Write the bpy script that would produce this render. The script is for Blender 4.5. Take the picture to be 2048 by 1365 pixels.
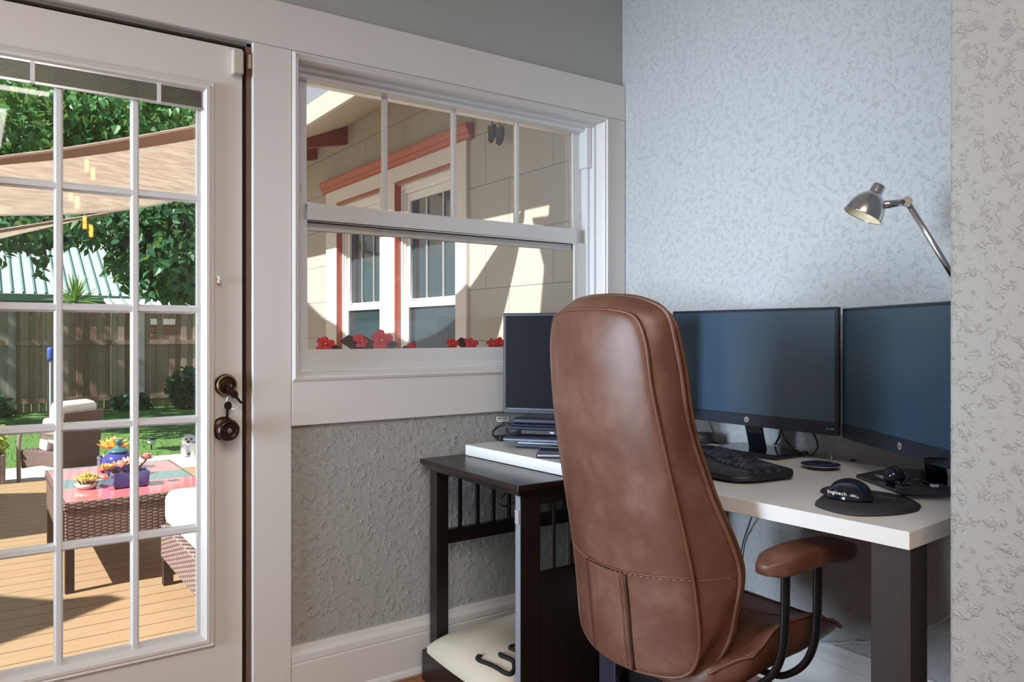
import bpy, bmesh, math, random
from mathutils import Vector, Matrix
for o in list(bpy.data.objects): bpy.data.objects.remove(o)
SC = bpy.context.scene
COL = SC.collection
R = math.radians
random.seed(7)

# ------------------------------------------------------------------ camera
F, CX, CY = 1550.0, 1024.0, 665.0
CAM = Vector((-2.153, -2.30, 1.135))
S35, C35 = math.sin(R(35)), math.cos(R(35))
cam = bpy.data.cameras.new('camera'); camo = bpy.data.objects.new('camera', cam); COL.objects.link(camo)
camo.location = CAM; camo.rotation_euler = (R(90), 0, R(-35))
cam.sensor_width = 36; cam.lens = F / 2048 * 36; cam.shift_y = -17.5 / 2048
cam.clip_start = .02; cam.clip_end = 300
SC.camera = camo
def at(u, v, x=None, y=None, z=None):
    a = (u - CX) / F
    d = Vector((S35 + C35 * a, C35 - S35 * a, (CY - v) / F))
    t = (x - CAM.x) / d.x if x is not None else (y - CAM.y) / d.y if y is not None else (z - CAM.z) / d.z
    return CAM + d * t

# ------------------------------------------------------------------ world, sun, fill lights, exposure
SC.view_settings.view_transform = 'Standard'; SC.view_settings.look = 'None'
SC.view_settings.gamma = 1; SC.view_settings.exposure = 0.0
SC.view_settings.use_curve_mapping = False
W = bpy.data.worlds.new('sky'); SC.world = W; W.use_nodes = True
bg = W.node_tree.nodes['Background']
wt = W.node_tree
wg = wt.nodes.new('ShaderNodeTexCoord'); wsep = wt.nodes.new('ShaderNodeSeparateXYZ'); wr = wt.nodes.new('ShaderNodeValToRGB')
wt.links.new(wg.outputs['Generated'], wsep.inputs[0]); wt.links.new(wsep.outputs[2], wr.inputs[0]); wt.links.new(wr.outputs[0], bg.inputs[0])
wr.color_ramp.elements[0].position = .12; wr.color_ramp.elements[0].color = (1.0, 1.0, 1.0, 1)      # bright hazy horizon
wr.color_ramp.elements[1].position = .62; wr.color_ramp.elements[1].color = (.26, .42, .62, 1)      # blue overhead
bg.inputs[1].default_value = .75
SUN = Vector((-1, -.15, 1.05))
sl = bpy.data.lights.new('sun', 'SUN'); sl.energy = 11; sl.angle = R(.6); sl.color = (1, .965, .90)
so = bpy.data.objects.new('sun', sl); COL.objects.link(so); so.location = (-6, 0, 8)
so.rotation_euler = SUN.to_track_quat('Z', 'Y').to_euler()
def area(name, loc, size, power, color, rot=(0, 0, 0), sy=None):
    l = bpy.data.lights.new(name, 'AREA'); l.energy = power; l.color = color; l.size = size
    if sy: l.shape = 'RECTANGLE'; l.size_y = sy
    o = bpy.data.objects.new(name, l); COL.objects.link(o); o.location = loc; o.rotation_euler = rot
    return o
area('ceiling_fill', (-2.4, -2.6, 2.60), 1.3, 52, (1, .93, .85))  # added soft fill below the ceiling, here and next line; no fixture built
area('ceiling_fill', (-2.6, -4.4, 2.60), 1.3, 40, (1, .93, .85))
sw = area('side_fill', (-4.17, -.56, 1.18), 1.9, 20, (.72, .86, 1), (0, R(-90), 0), .9); sw.data.spread = R(50)  # added area light aimed at the right wall; no window built there

# ------------------------------------------------------------------ helpers
def tag(o, label=None, cat=None, group=None, kind=None):
    if label: o['label'] = label
    if cat: o['category'] = cat
    if group: o['group'] = group
    if kind: o['kind'] = kind
    return o
def thing(name, label, cat, loc=(0, 0, 0), rz=0, group=None, kind=None):
    o = bpy.data.objects.new(name, None); COL.objects.link(o)
    o.location = loc; o.rotation_euler = (0, 0, rz); o.empty_display_size = .05
    return tag(o, label, cat, group, kind)
def wmat(o):
    m = Matrix.LocRotScale(o.location, o.rotation_euler, o.scale)
    return wmat(o.parent) @ m if o.parent else m
def children(o): return [c for c in bpy.data.objects if c.parent is o]
def copy_tree(o, kids, parent=None):
    c = o.copy(); COL.objects.link(c); c.parent = parent
    for k in kids.get(o.name, []): copy_tree(k, kids, c)
    return c
def dup(o, loc, rz=None, label=None, scale=None):
    kids = {}
    for c in bpy.data.objects:
        if c.parent: kids.setdefault(c.parent.name, []).append(c)
    c = copy_tree(o, kids); c.location = loc
    if rz is not None: c.rotation_euler = (0, 0, rz)
    if scale: c.scale = scale
    if label: c['label'] = label
    return c

class MB:
    """gathers shapes into one bmesh; build() links it as one mesh object"""
    def __init__(s): s.b = bmesh.new()
    def xf(s, vs, M):
        for v in vs: v.co = M @ v.co
    def box(s, lo, hi, M=None):
        x0, y0, z0 = lo; x1, y1, z1 = hi
        vs = [s.b.verts.new(p) for p in ((x0,y0,z0),(x1,y0,z0),(x1,y1,z0),(x0,y1,z0),(x0,y0,z1),(x1,y0,z1),(x1,y1,z1),(x0,y1,z1))]
        for f in ((0,3,2,1),(4,5,6,7),(0,1,5,4),(1,2,6,5),(2,3,7,6),(3,0,4,7)): s.b.faces.new([vs[i] for i in f])
        if M is not None: s.xf(vs, M)
        return s
    def cbox(s, c, d, M=None):
        return s.box([c[i]-d[i]/2 for i in range(3)], [c[i]+d[i]/2 for i in range(3)], M)
    def grid(s, pts, cu=False, cv=False):
        V = [[s.b.verts.new(p) for p in row] for row in pts]
        n, m = len(V), len(V[0])
        for i in range(n if cu else n-1):
            for j in range(m if cv else m-1):
                try: s.b.faces.new((V[i][j], V[(i+1)%n][j], V[(i+1)%n][(j+1)%m], V[i][(j+1)%m]))
                except ValueError: pass
        return V
    def tube(s, path, r, seg=8, closed=False, flat=None):
        P = [Vector(p) for p in path]; n = len(P); rows = []
        up = Vector((0, 0, 1)); prev = None
        for i, p in enumerate(P):
            a = P[(i-1) % n] if (closed or i > 0) else p; b = P[(i+1) % n] if (closed or i < n-1) else p
            t = (b - a).normalized()
            if prev is None:
                ref = up if abs(t.z) < .9 else Vector((1, 0, 0))
                nrm = (ref - t * ref.dot(t)).normalized()
            else:
                nrm = (prev - t * prev.dot(t))
                nrm = nrm.normalized() if nrm.length > 1e-6 else prev
            prev = nrm; bi = t.cross(nrm)
            rr = r[i] if isinstance(r, (list, tuple)) else r
            fl = flat or 1
            rows.append([p + nrm*rr*math.cos(k*2*math.pi/seg) + bi*rr*fl*math.sin(k*2*math.pi/seg) for k in range(seg)])
        V = s.grid(rows, cu=closed, cv=True)
        if not closed:
            s.b.faces.new(list(reversed(V[0]))); s.b.faces.new(V[-1])
        return s
    def lathe(s, prof, seg=24, M=None, cap=True):
        rows = [[Vector((r*math.cos(k*2*math.pi/seg), r*math.sin(k*2*math.pi/seg), z)) for k in range(seg)] for r, z in prof]
        V = s.grid(rows, cv=True)
        if cap:
            if prof[0][0] > 1e-5: s.b.faces.new(list(reversed(V[0])))
            if prof[-1][0] > 1e-5: s.b.faces.new(V[-1])
        if M is not None: s.xf([v for r in V for v in r], M)
        return s
    def prism(s, poly, z0, z1, M=None):
        A = [s.b.verts.new((p[0], p[1], z0)) for p in poly]; B = [s.b.verts.new((p[0], p[1], z1)) for p in poly]
        n = len(poly)
        s.b.faces.new(list(reversed(A))); s.b.faces.new(B)
        for i in range(n): s.b.faces.new((A[i], A[(i+1)%n], B[(i+1)%n], B[i]))
        if M is not None: s.xf(A+B, M)
        return s
    def face(s, pts):
        s.b.faces.new([s.b.verts.new(p) for p in pts]); return s
    def build(s, name, mat, parent=None, smooth=False, bevel=0, seg=2, sub=0, world=False, loc=None, solid=0, angle=40):
        me = bpy.data.meshes.new(name)
        if world and parent is not None:
            I = wmat(parent).inverted()
            for v in s.b.verts: v.co = I @ v.co
        bmesh.ops.remove_doubles(s.b, verts=s.b.verts, dist=1e-6)
        bmesh.ops.recalc_face_normals(s.b, faces=s.b.faces)
        s.b.to_mesh(me); s.b.free()
        o = bpy.data.objects.new(name, me); COL.objects.link(o)
        o.parent = parent
        if loc: o.location = loc
        if mat: me.materials.append(mat)
        if smooth:
            for p in me.polygons: p.use_smooth = True
        if solid:
            m = o.modifiers.new('solid', 'SOLIDIFY'); m.thickness = solid; m.offset = 0
        if bevel:
            m = o.modifiers.new('bevel', 'BEVEL'); m.width = bevel; m.segments = seg; m.limit_method = 'ANGLE'; m.angle_limit = R(angle)
            m.harden_normals = False
        if sub:
            m = o.modifiers.new('sub', 'SUBSURF'); m.levels = sub; m.render_levels = sub
        return o
def spl(pts, n, closed=False):
    """catmull-rom through pts, n samples per span"""
    P = [Vector(p) for p in pts]; N = len(P); out = []
    for i in range(N if closed else N-1):
        g = (lambda k: P[k % N]) if closed else (lambda k: P[max(0, min(N-1, k))])
        p0, p1, p2, p3 = g(i-1), g(i), g(i+1), g(i+2)
        for k in range(n):
            t = k / n
            out.append(.5*((2*p1)+(p2-p0)*t+(2*p0-5*p1+4*p2-p3)*t*t+(3*p1-p0-3*p2+p3)*t*t*t))
    if not closed: out.append(P[-1])
    return out
def lerp(a, b, t): return a + (b-a)*t
def pw(pts, x):
    for (x0, y0), (x1, y1) in zip(pts, pts[1:]):
        if x <= x1: 
            t = max(0, min(1, (x-x0)/(x1-x0))); t = t*t*(3-2*t); return y0+(y1-y0)*t
    return pts[-1][1]
def TR(loc=(0,0,0), rx=0, ry=0, rz=0): return Matrix.Translation(loc) @ Matrix.Rotation(rz,4,'Z') @ Matrix.Rotation(ry,4,'Y') @ Matrix.Rotation(rx,4,'X')
def lettering(name, body, size, mat, parent, M, depth=.0006, shear=0):
    cu = bpy.data.curves.new(name, 'FONT'); cu.body = body; cu.size = size; cu.extrude = depth; cu.align_x = 'CENTER'; cu.align_y = 'CENTER'; cu.shear = shear
    t = bpy.data.objects.new('tmp', cu); COL.objects.link(t)
    me = bpy.data.meshes.new_from_object(t.evaluated_get(bpy.context.evaluated_depsgraph_get()))
    bpy.data.objects.remove(t)
    me.transform(M); me.name = name; me.materials.clear(); me.materials.append(mat)
    o = bpy.data.objects.new(name, me); COL.objects.link(o); o.parent = parent
    return o

# ------------------------------------------------------------------ materials
class NT:
    def __init__(s, name):
        s.m = bpy.data.materials.new(name); s.m.use_nodes = True; s.t = s.m.node_tree; s.n = s.t.nodes
        s.p = s.n['Principled BSDF']; s.out = s.n['Material Output']
    def node(s, typ, ins=None, **kw):
        q = s.n.new(typ)
        for k, v in kw.items(): setattr(q, k, v)
        for k, v in (ins or {}).items(): s.set(q, k, v)
        return q
    def set(s, q, k, v):
        i = q.inputs[k]
        if isinstance(v, bpy.types.NodeSocket): s.t.links.new(v, i)
        else: i.default_value = v
    def math(s, op, a, b=0.0, c=None):
        q = s.node('ShaderNodeMath', operation=op); s.set(q, 0, a); s.set(q, 1, b)
        if c is not None: s.set(q, 2, c)
        return q.outputs[0]
    def coord(s, which='Object'): return s.node('ShaderNodeTexCoord').outputs[which]
    def mapping(s, scale=(1,1,1), which='Object', rot=(0,0,0)):
        return s.node('ShaderNodeMapping', {'Vector': s.coord(which), 'Scale': scale, 'Rotation': rot}).outputs[0]
    def noise(s, scale, detail=3, vec=None, rough=.5, dist=0, out=0):
        q = s.node('ShaderNodeTexNoise', {'Scale': scale, 'Detail': detail, 'Roughness': rough, 'Distortion': dist})
        if vec is not None: s.set(q, 'Vector', vec)
        else: s.set(q, 'Vector', s.coord())
        return q.outputs[out]
    def ramp(s, fac, stops, interp='LINEAR'):
        q = s.node('ShaderNodeValToRGB', {0: fac}); q.color_ramp.interpolation = interp
        e = q.color_ramp.elements
        while len(e) > len(stops): e.remove(e[-1])
        while len(e) < len(stops): e.new(.5)
        for el, (p, c) in zip(e, stops): el.position = p; el.color = c if len(c) == 4 else (*c, 1)
        return q.outputs[0]
    def mix(s, fac, a, b, blend='MIX'):
        q = s.node('ShaderNodeMix', data_type='RGBA', blend_type=blend)
        s.set(q, 0, fac); s.set(q, 6, a if not isinstance(a, tuple) else (*a[:3], 1)); s.set(q, 7, b if not isinstance(b, tuple) else (*b[:3], 1))
        return q.outputs[2]
    def bump(s, h, strength=.3, dist=.01):
        q = s.node('ShaderNodeBump', {'Height': h, 'Strength': strength, 'Distance': dist})
        s.t.links.new(q.outputs[0], s.p.inputs['Normal']); return q
    def base(s, c):
        s.set(s.p, 'Base Color', c if not isinstance(c, tuple) else (*c[:3], 1))
    def vals(s, rough=.5, metal=0, spec=.5):
        s.p.inputs['Roughness'].default_value = rough; s.p.inputs['Metallic'].default_value = metal
        s.p.inputs['Specular IOR Level'].default_value = spec; return s
def plain(name, c, rough=.5, metal=0, spec=.5, var=.06, scale=30, bump=0):
    k = NT(name).vals(rough, metal, spec)
    f = k.noise(scale, 3)
    k.base(k.mix(f, tuple(x*(1-var) for x in c), tuple(min(1, x*(1+var)) for x in c)))
    if bump: k.bump(f, bump, .002)
    return k.m
def wall_mat(name, c, scale, strength):
    k = NT(name).vals(.6, 0, .35)
    v = k.coord()
    warp = k.noise(scale*.7, 2, v, out=1)
    vec = k.node('ShaderNodeMix', data_type='VECTOR', ins={0: .06}); k.set(vec, 4, v); k.set(vec, 5, warp)
    n1 = k.noise(scale, 1.5, vec.outputs[1], .5, 1.2)
    ridge = k.math('SUBTRACT', 1.0, k.math('MULTIPLY', k.math('ABSOLUTE', k.math('SUBTRACT', n1, .5)), 13.0))
    ridge = k.math('MAXIMUM', ridge, 0.0)
    mask = k.ramp(k.noise(scale*1.2, 2, v), [(.49, (0,0,0)), (.60, (1,1,1))])
    q = k.node('ShaderNodeRGBToBW', {0: mask}).outputs[0]
    h = k.math('ADD', k.math('MULTIPLY', ridge, q), k.math('MULTIPLY', k.noise(scale*.6, 4, v), .9))
    k.bump(h, strength, .0065)
    k.base(k.mix(k.noise(1.5, 2, v), tuple(x*.97 for x in c), tuple(x*1.03 for x in c)))
    return k.m
M = {}
M['wall'] = wall_mat('wall_paint_textured', (.40, .40, .385), 42, .5)
M['wall_b'] = wall_mat('wall_paint_textured_daylit', (.49, .50, .505), 42, .5)  # wall paint made lighter and bluer to carry the daylight on this side
M['wall_smooth'] = plain('wall_paint_smooth', (.44, .46, .44), .6, scale=4, var=.03)
M['ceiling'] = plain('ceiling_paint', (.78, .77, .75), .8, var=.02)
M['trim'] = plain('trim_paint', (.74, .725, .705), .42, var=.02, scale=6)
M['door'] = plain('door_paint', (.74, .715, .685), .4, var=.02, scale=5)
M['vinyl'] = plain('window_vinyl', (.76, .77, .78), .35, var=.02, scale=5)
M['white_desk'] = plain('white_laminate', (.73, .72, .70), .38, var=.015, scale=8)
M['jamb'] = plain('bare_jamb_wood', (.16, .09, .055), .6, var=.3, scale=18)
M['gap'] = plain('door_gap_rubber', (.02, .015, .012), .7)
M['black'] = plain('black_plastic', (.016, .017, .02), .42, var=.1)
M['black_gloss'] = plain('gloss_black_plastic', (.008, .01, .016), .12, var=.1)
M['black_matte'] = plain('black_rubber', (.02, .02, .022), .75, var=.1, scale=200, bump=.1)
M['bezel'] = plain('monitor_bezel', (.012, .016, .026), .35, var=.1)
M['navy'] = plain('blue_black_plastic', (.012, .016, .035), .38, var=.1)
M['key'] = plain('key_plastic', (.03, .034, .045), .22, var=.1)
M['white'] = plain('white_plastic', (.80, .80, .79), .4, var=.02)
M['silver'] = plain('silver_plastic', (.55, .57, .60), .3, .6, var=.03)
M['slate'] = plain('slate_metal', (.16, .18, .24), .4, .4, var=.04)
M['chrome'] = plain('brushed_chrome', (.66, .66, .66), .2, 1, var=.04, scale=60)
M['bronze'] = plain('oil_rubbed_bronze', (.055, .035, .024), .28, .85, var=.3, scale=20)
M['brass'] = plain('worn_brass', (.48, .30, .12), .3, .9, var=.2)
M['steel'] = plain('key_steel', (.6, .6, .58), .25, 1)
M['black_metal'] = plain('black_metal', (.012, .012, .014), .35, .4)
def screen():
    k = NT('monitor_screen').vals(.30, 0, .9); k.base((.020, .050, .085))
    k.p.inputs['Coat Weight'].default_value = .25; k.p.inputs['Coat Roughness'].default_value = .3
    k.bump(k.noise(900, 1), .03, .0004); return k.m
M['screen'] = screen()
M['screen_dark'] = plain('dark_screen', (.005, .006, .009), .4, 0, .08)
def wood(name, c1, c2, rough, sc=(2, 30, 30), band=6):
    k = NT(name).vals(rough)
    f = k.noise(band, 5, k.mapping(sc), .6, .6)
    k.base(k.ramp(f, [(.3, c1), (.7, c2)])); k.bump(f, .08, .003); return k.m
M['espresso'] = wood('espresso_wood', (.010, .007, .0065), (.019, .012, .010), .27, (30, 2, 2))
M['leg_brown'] = wood('brown_leg_laminate', (.022, .014, .012), (.030, .019, .017), .65, (20, 20, 2))
def leather():
    k = NT('brown_leather').vals(.4, 0, .5)
    n = k.noise(7, 5, None, .6, .6); n2 = k.noise(30, 4, None, .6)
    f = k.math('ADD', k.math('MULTIPLY', n, .75), k.math('MULTIPLY', n2, .25))
    k.base(k.ramp(f, [(.28, (.085, .030, .017)), (.5, (.125, .050, .030)), (.78, (.21, .115, .08))]))
    k.set(k.p, 'Roughness', k.node('ShaderNodeMapRange', {0: n, 3: .33, 4: .52}).outputs[0])
    h = k.math('ADD', k.math('MULTIPLY', k.noise(420, 2), .25), k.math('MULTIPLY', k.noise(14, 2), 1.2))
    k.bump(h, .16, .004); return k.m
M['leather'] = leather()
M['leather_edge'] = plain('leather_piping', (.125, .050, .029), .4, var=.2, scale=40)
M['thread'] = plain('tan_thread', (.42, .25, .17), .7)
def parquet():
    k = NT('parquet_floor').vals(.28)
    b = k.node('ShaderNodeTexBrick', {'Vector': k.mapping((1,1,1), rot=(0,0,R(90))), 'Color1': (.30,.10,.03,1), 'Color2': (.06,.02,.01,1), 'Mortar': (.015,.006,.004,1), 'Scale': 1.0, 'Mortar Size': .0015, 'Brick Width': .5, 'Row Height': .06, 'Bias': -.1})
    k.base(k.mix(k.noise(4, 4, k.mapping((40, 3, 3))), b.outputs[0], (.42, .16, .05))); k.set(k.p, 'Base Color', k.mix(.35, b.outputs[0], (.34, .12, .04))); return k.m
M['parquet'] = parquet()
def glass(name='window_glass', refl=.05, tint=(1, 1, 1)):
    k = NT(name); k.n.remove(k.p)
    tr = k.node('ShaderNodeBsdfTransparent', {0: (*tint, 1)}); gl = k.node('ShaderNodeBsdfGlossy', {0: (1,1,1,1), 'Roughness': .02})
    lw = k.node('ShaderNodeFresnel', {'IOR': 1.45})
    f = k.math('MULTIPLY', lw.outputs[0], refl / .034)
    mx = k.node('ShaderNodeMixShader', {0: f, 1: tr.outputs[0], 2: gl.outputs[0]})
    k.t.links.new(mx.outputs[0], k.out.inputs[0]); return k.m
M['glass'] = glass(refl=.04)
M['far_glass'] = plain('dark_reflective_glass', (.035, .055, .065), .06, 0, .9, var=.3, scale=2)
def fabric(name, c, sc=900, rough=.9, var=.08):
    k = NT(name).vals(rough, 0, .2); n = k.noise(sc, 2); f = k.noise(6, 3)
    k.base(k.mix(f, tuple(x*(1-var) for x in c), tuple(x*(1+var) for x in c))); k.bump(n, .15, .002); return k.m
M['canvas'] = fabric('cream_canvas', (.60, .54, .44))
M['cushion'] = fabric('white_outdoor_cushion', (.80, .80, .80))
SC.cycles.use_denoising = True
SC.cycles.max_bounces = 10; SC.cycles.transparent_max_bounces = 24

# ================================================================== THE ROOM
def struct(mb, name, mat, label, cat, **kw):
    o = mb.build(name, mat, **kw); return tag(o, label, cat, kind='structure')
struct(MB().box((-4.2, -5.6, -.05), (.1, .0, 0)), 'floor', M['parquet'], 'striped red brown parquet floor of the study', 'floor')
struct(MB().box((-4.3, -5.7, 2.72), (.2, .14, 2.8)), 'ceiling', M['ceiling'], 'plain white ceiling above the study', 'ceiling')
w = MB()
w.box((-4.2, 0, 0), (-2.29, .14, 1.98)); w.box((-1.475, 0, 0), (-1.36, .14, 1.98))
w.box((-1.36, 0, 0), (-.1, .14, .985)); w.box((-.1, 0, 0), (0, .14, 1.98))
struct(w, 'wall_left', M['wall'], 'grey textured wall that holds the glazed door and window', 'wall')
struct(MB().box((-4.2, 0, 1.98), (0, .14, 2.72)), 'wall_left', M['wall_smooth'], 'smooth grey-green wall above the wide white door and window head', 'wall')
struct(MB().box((0, -1.6, 0), (.1, .14, 2.72)), 'wall_right', M['wall_b'], 'textured wall behind the desk and monitors, daylight painted into its tone', 'wall')
w = MB().box((-.69, -5.6, 0), (.1, -1.6, 2.72)).build('wall_front', M['wall'], bevel=.006)
tag(w, 'near grey textured wall end at the right that hides the desk end', 'wall', kind='structure')
struct(MB().box((-4.3, -5.6, 0), (-4.2, .14, 2.72)), 'wall_side', M['wall'], 'grey wall at the far left of the study, outside the view', 'wall')
struct(MB().box((-4.3, -5.7, 0), (.1, -5.6, 2.72)), 'wall_back', M['wall'], 'grey wall behind the viewer', 'wall')
T = M['trim']
struct(MB().box((-3.2, -.018, 1.983), (-.001, 0, 2.12)), 'trim_1', T, 'wide white head board running over door and window', 'trim', bevel=.002)
struct(MB().box((-1.476, -.018, 0), (-1.362, 0, 1.982)), 'trim_2', T, 'white vertical casing board between door and window', 'trim', bevel=.002)
struct(MB().box((-.091, -.018, .99), (-.002, 0, 1.982)), 'trim_3', T, 'white vertical casing right of the window by the corner', 'trim', bevel=.002)
struct(MB().box((-1.361, -.018, .853), (-.002, 0, .989)), 'trim_4', T, 'white apron board below the window', 'trim', bevel=.002)
def bboard(name, P, label):
    prof = [(0, 0), (.024, 0), (.028, .008), (.024, .02), (.018, .026), (.018, .132), (.0145, .1345), (.0145, .1375), (.018, .14), (.017, .158), (.010, .172), (.007, .186), (0, .186)]
    m = MB(); m.grid([[P(a, d, z) for d, z in prof] for a in (0, 1)], cv=True)
    struct(m, name, T, label, 'baseboard')
bboard('baseboard_left', lambda a, d, z: (lerp(-1.362, 0, a), -d, z), 'tall white baseboard under the window, beside the dark side table')
bboard('baseboard_right', lambda a, d, z: (-d, lerp(0, -1.6, a), z), 'tall white baseboard along the wall under the white desk')
bboard('baseboard_front', lambda a, d, z: (-.69-d, lerp(-1.6, -5.6, a), z), 'white baseboard along the near wall end')
struct(MB().box((-1.4885, .002, 0), (-1.476, .10, 1.983)), 'trim_5', M['jamb'], 'bare brown wood door jamb strip beside the door', 'trim')
struct(MB().box((-2.29, .002, 1.972), (-1.476, .10, 1.984)), 'trim_6', plain('grey_jamb', (.20, .18, .15), .6), 'grey brown door head jamb strip above the door', 'trim')
struct(MB().box((-1.502, .028, 0), (-1.486, .06, 1.975)).box((-2.29, .028, 1.958), (-1.486, .06, 1.975)), 'trim_7', M['gap'], 'dark rubber weather strip around the door', 'trim')

# ---- the glazed door
door = thing('door_1', 'white glazed door with fifteen panes and bronze knob', 'door', (-2.265, 0, 0), kind='structure')
D = M['door']
x0, x1, g0, g1 = -2.265, -1.501, -2.134, -1.614
gz0, gz1 = .272, 1.822
f = MB().box((x0, .004, .01), (g0-.036, .046, 1.961)).box((g1+.034, .004, .01), (x1, .046, 1.961))
f.box((g0-.036, .004, .01), (g1+.034, .046, gz0-.032)).box((g0-.036, .004, gz1+.026), (g1+.034, .046, 1.961))
f.build('frame', D, door, world=True)
# moulded lite frame around the glass
def ringprof(prof, X0, X1, Z0, Z1):
    """prof: (inset, y) swept round a rectangle, mitred"""
    rows = []
    for d, y in prof: rows.append([(X0+d, y, Z0+d), (X1-d, y, Z0+d), (X1-d, y, Z1-d), (X0+d, y, Z1-d)])
    m = MB(); m.grid(rows, cv=True); return m
ringprof([(0, .006), (0, -.003), (.006, -.009), (.012, -.006), (.016, -.012), (.024, -.012), (.030, -.004), (.036, .002), (.036, .03)], g0-.037, g1+.035, gz0-.033, gz1+.027).build('glazing_bead', D, door, world=True)
g = MB()
for zz in (.579, .8885, 1.199, 1.513):
    prof = [(-.0115, .022), (-.0115, .013), (-.007, .009), (-.006, .004), (.006, .004), (.007, .009), (.0115, .013), (.0115, .022)]
    g.grid([[(X, y, zz+d) for d, y in prof] for X in (g0, g1)])
for xx in (-1.9645, -1.785):
    prof = [(-.0105, .022), (-.0105, .013), (-.0065, .009), (-.0055, .003), (.0055, .003), (.0065, .009), (.0105, .013), (.0105, .022)]
    g.grid([[(xx+d, y, Z) for d, y in prof] for Z in (gz0, gz1)])
g.box((g0, .006, gz0), (g1, .022, gz0+.016)).box((g0, .006, gz0+.016), (g0+.010, .022, gz1)).box((g1-.012, .006, gz0+.016), (g1, .022, gz1))
g.build('grille', M['vinyl'], door, world=True)
MB().box((g0, .022, gz0), (g1, .026, gz1)).build('glass', M['glass'], door, world=True)
bl = MB()
for i in range(13): bl.box((g0+.002, -.003, 1.770+i*.0034), (g1-.002, .003, 1.7722+i*.0034))
bl = bl.build('blind', plain('blind_slats', (.17, .165, .14), .35, .3, var=.2, scale=5), door, world=True)
bl['label'] = 'olive grey slat blind drawn up inside the door glass'
MB().box((g0+.002, -.006, 1.8145), (g1-.002, .004, 1.820)).box((g0+.002, -.005, 1.763), (g1-.002, .004, 1.769)).build('rail', M['silver'], bl, world=True)
for u in (65, 318):
    p = at(u, 170, y=-.005)
    MB().box((p.x-.005, -.0075, 1.764), (p.x+.005, -.0045, 1.819)).build('ladder_tape', M['white'], bl, world=True)
p = at(437, 560, y=-.005)
MB().box((p.x-.004, -.016, p.z-.010), (p.x+.003, .004, p.z+.010)).box((p.x-.004, -.02, p.z-.002), (p.x+.004, -.01, p.z+.006)).build('blind_slider', D, door, world=True, bevel=.001)
RY = Matrix.Rotation(R(90), 4, 'X')      # lathe axis z -> -y
def onwall(p): return Matrix.Translation(p) @ RY
k = at(457, 861, y=-.05); k = Vector((k.x, 0, k.z))
kn = MB().lathe([(.0001, -.006), (.034, -.006), (.034, .002), (.031, .006), (.024, .008), (.013, .011), (.012, .024), (.018, .029), (.029, .038), (.0315, .047), (.030, .055), (.024, .061), (.0205, .0615), (.0205, .0585), (.014, .0595), (.0001, .060)], 32, onwall(k)).build('door_knob', M['bronze'], door, world=True, smooth=True)
MB().lathe([(.0001, .0595), (.0062, .0595), (.0062, .0625), (.0001, .063)], 16, onwall(k)).build('thumb_turn', M['steel'], kn, world=True)
MB().cbox((k.x, -.0635, k.z), (.0095, .0015, .0016)).build('slot', M['gap'], kn, world=True)
k2 = at(455, 771, y=-.02); k2 = Vector((k2.x, 0, k2.z))
db = MB().lathe([(.0001, -.006), (.0315, -.006), (.0315, .004), (.029, .012), (.0255, .018), (.0225, .018), (.022, .013), (.019, .014), (.0001, .016)], 32, onwall(k2)).build('deadbolt', M['bronze'], door, world=True, smooth=True)
ringm = [(k2.x+.0265*math.cos(a*R(10)), -.0165, k2.z+.0265*math.sin(a*R(10))) for a in range(36)]
MB().tube(ringm, .0022, 6, True).build('rim', M['brass'], db, world=True, smooth=True)

# ---- keys hanging in the deadbolt
KY = k2.y - .02
ks = thing('key_bunch', 'bunch of dark keys on a wire ring hanging from the door deadbolt', 'keys', (k2.x, -.02, k2.z))
def key(hx, hz, ang, ln, name='key', wide=1.0, y=KY-.006, mat='bronze'):
    m = MB(); mm = Matrix.Translation((hx, y, hz)) @ Matrix.Rotation(ang, 4, 'Y')
    head = [(.011*wide*math.cos(a*R(20)), .0125*math.sin(a*R(20))) for a in range(18)]
    RX = Matrix.Rotation(R(90), 4, 'X')
    m.prism(head, -.0012, .0012, mm @ RX)
    bl = [(-.004, -.010), (-.004, -.010-ln), (0, -.014-ln), (.004, -.012-ln)] + [(.004-.0016*(i % 2), -.010-ln+ln*(i+1)/9) for i in range(8)]
    m.prism(bl, -.001, .001, mm @ RX)
    return m.build(name, M[mat], ks, world=True, bevel=.0004)
MB().box((k2.x+.003, -.045, k2.z-.004), (k2.x+.0055, -.012, k2.z+.004)).build('inserted_blade', M['steel'], ks, world=True)
a = at(460, 782, y=KY-.012); key(a.x, a.z, 0, .0, 'key_head', 1.0, KY-.012)
a = at(456, 812, y=KY-.006); key(a.x, a.z, R(4), .030)
a = at(469, 789, y=KY-.010); key(a.x, a.z, R(-38), .022)
c = at(466, 803, y=KY-.004)
MB().tube([(c.x+.018*math.cos(q*R(12)), KY-.003+.003*math.sin(q*R(24)), c.z+.023*math.sin(q*R(12))) for q in range(30)], .0007, 6, True).build('ring', M['steel'], ks, world=True)
# ---- alarm contact sensor
sn = thing('door_sensor', 'small beige alarm contact sensor on the top corner of the door', 'sensor', (-1.516, 0, 1.91))
MB().box((-1.533, -.020, 1.880), (-1.5025, .004, 1.951)).build('housing', plain('sensor_plastic', (.60, .56, .48), .45), sn, world=True, bevel=.004)
MB().box((-1.529, -.0215, 1.8785), (-1.507, -.006, 1.8825)).build('battery_tab', plain('sensor_base', (.40, .36, .30), .5), sn, world=True, bevel=.001)
mg = thing('sensor_magnet', 'narrow cream magnet block of the alarm sensor on the door jamb', 'sensor', (-1.482, 0, 1.92))
MB().box((-1.4875, -.012, 1.905), (-1.4790, .003, 1.945)).build('housing', plain('magnet_plastic', (.62, .55, .46), .45), mg, world=True, bevel=.001)

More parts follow.
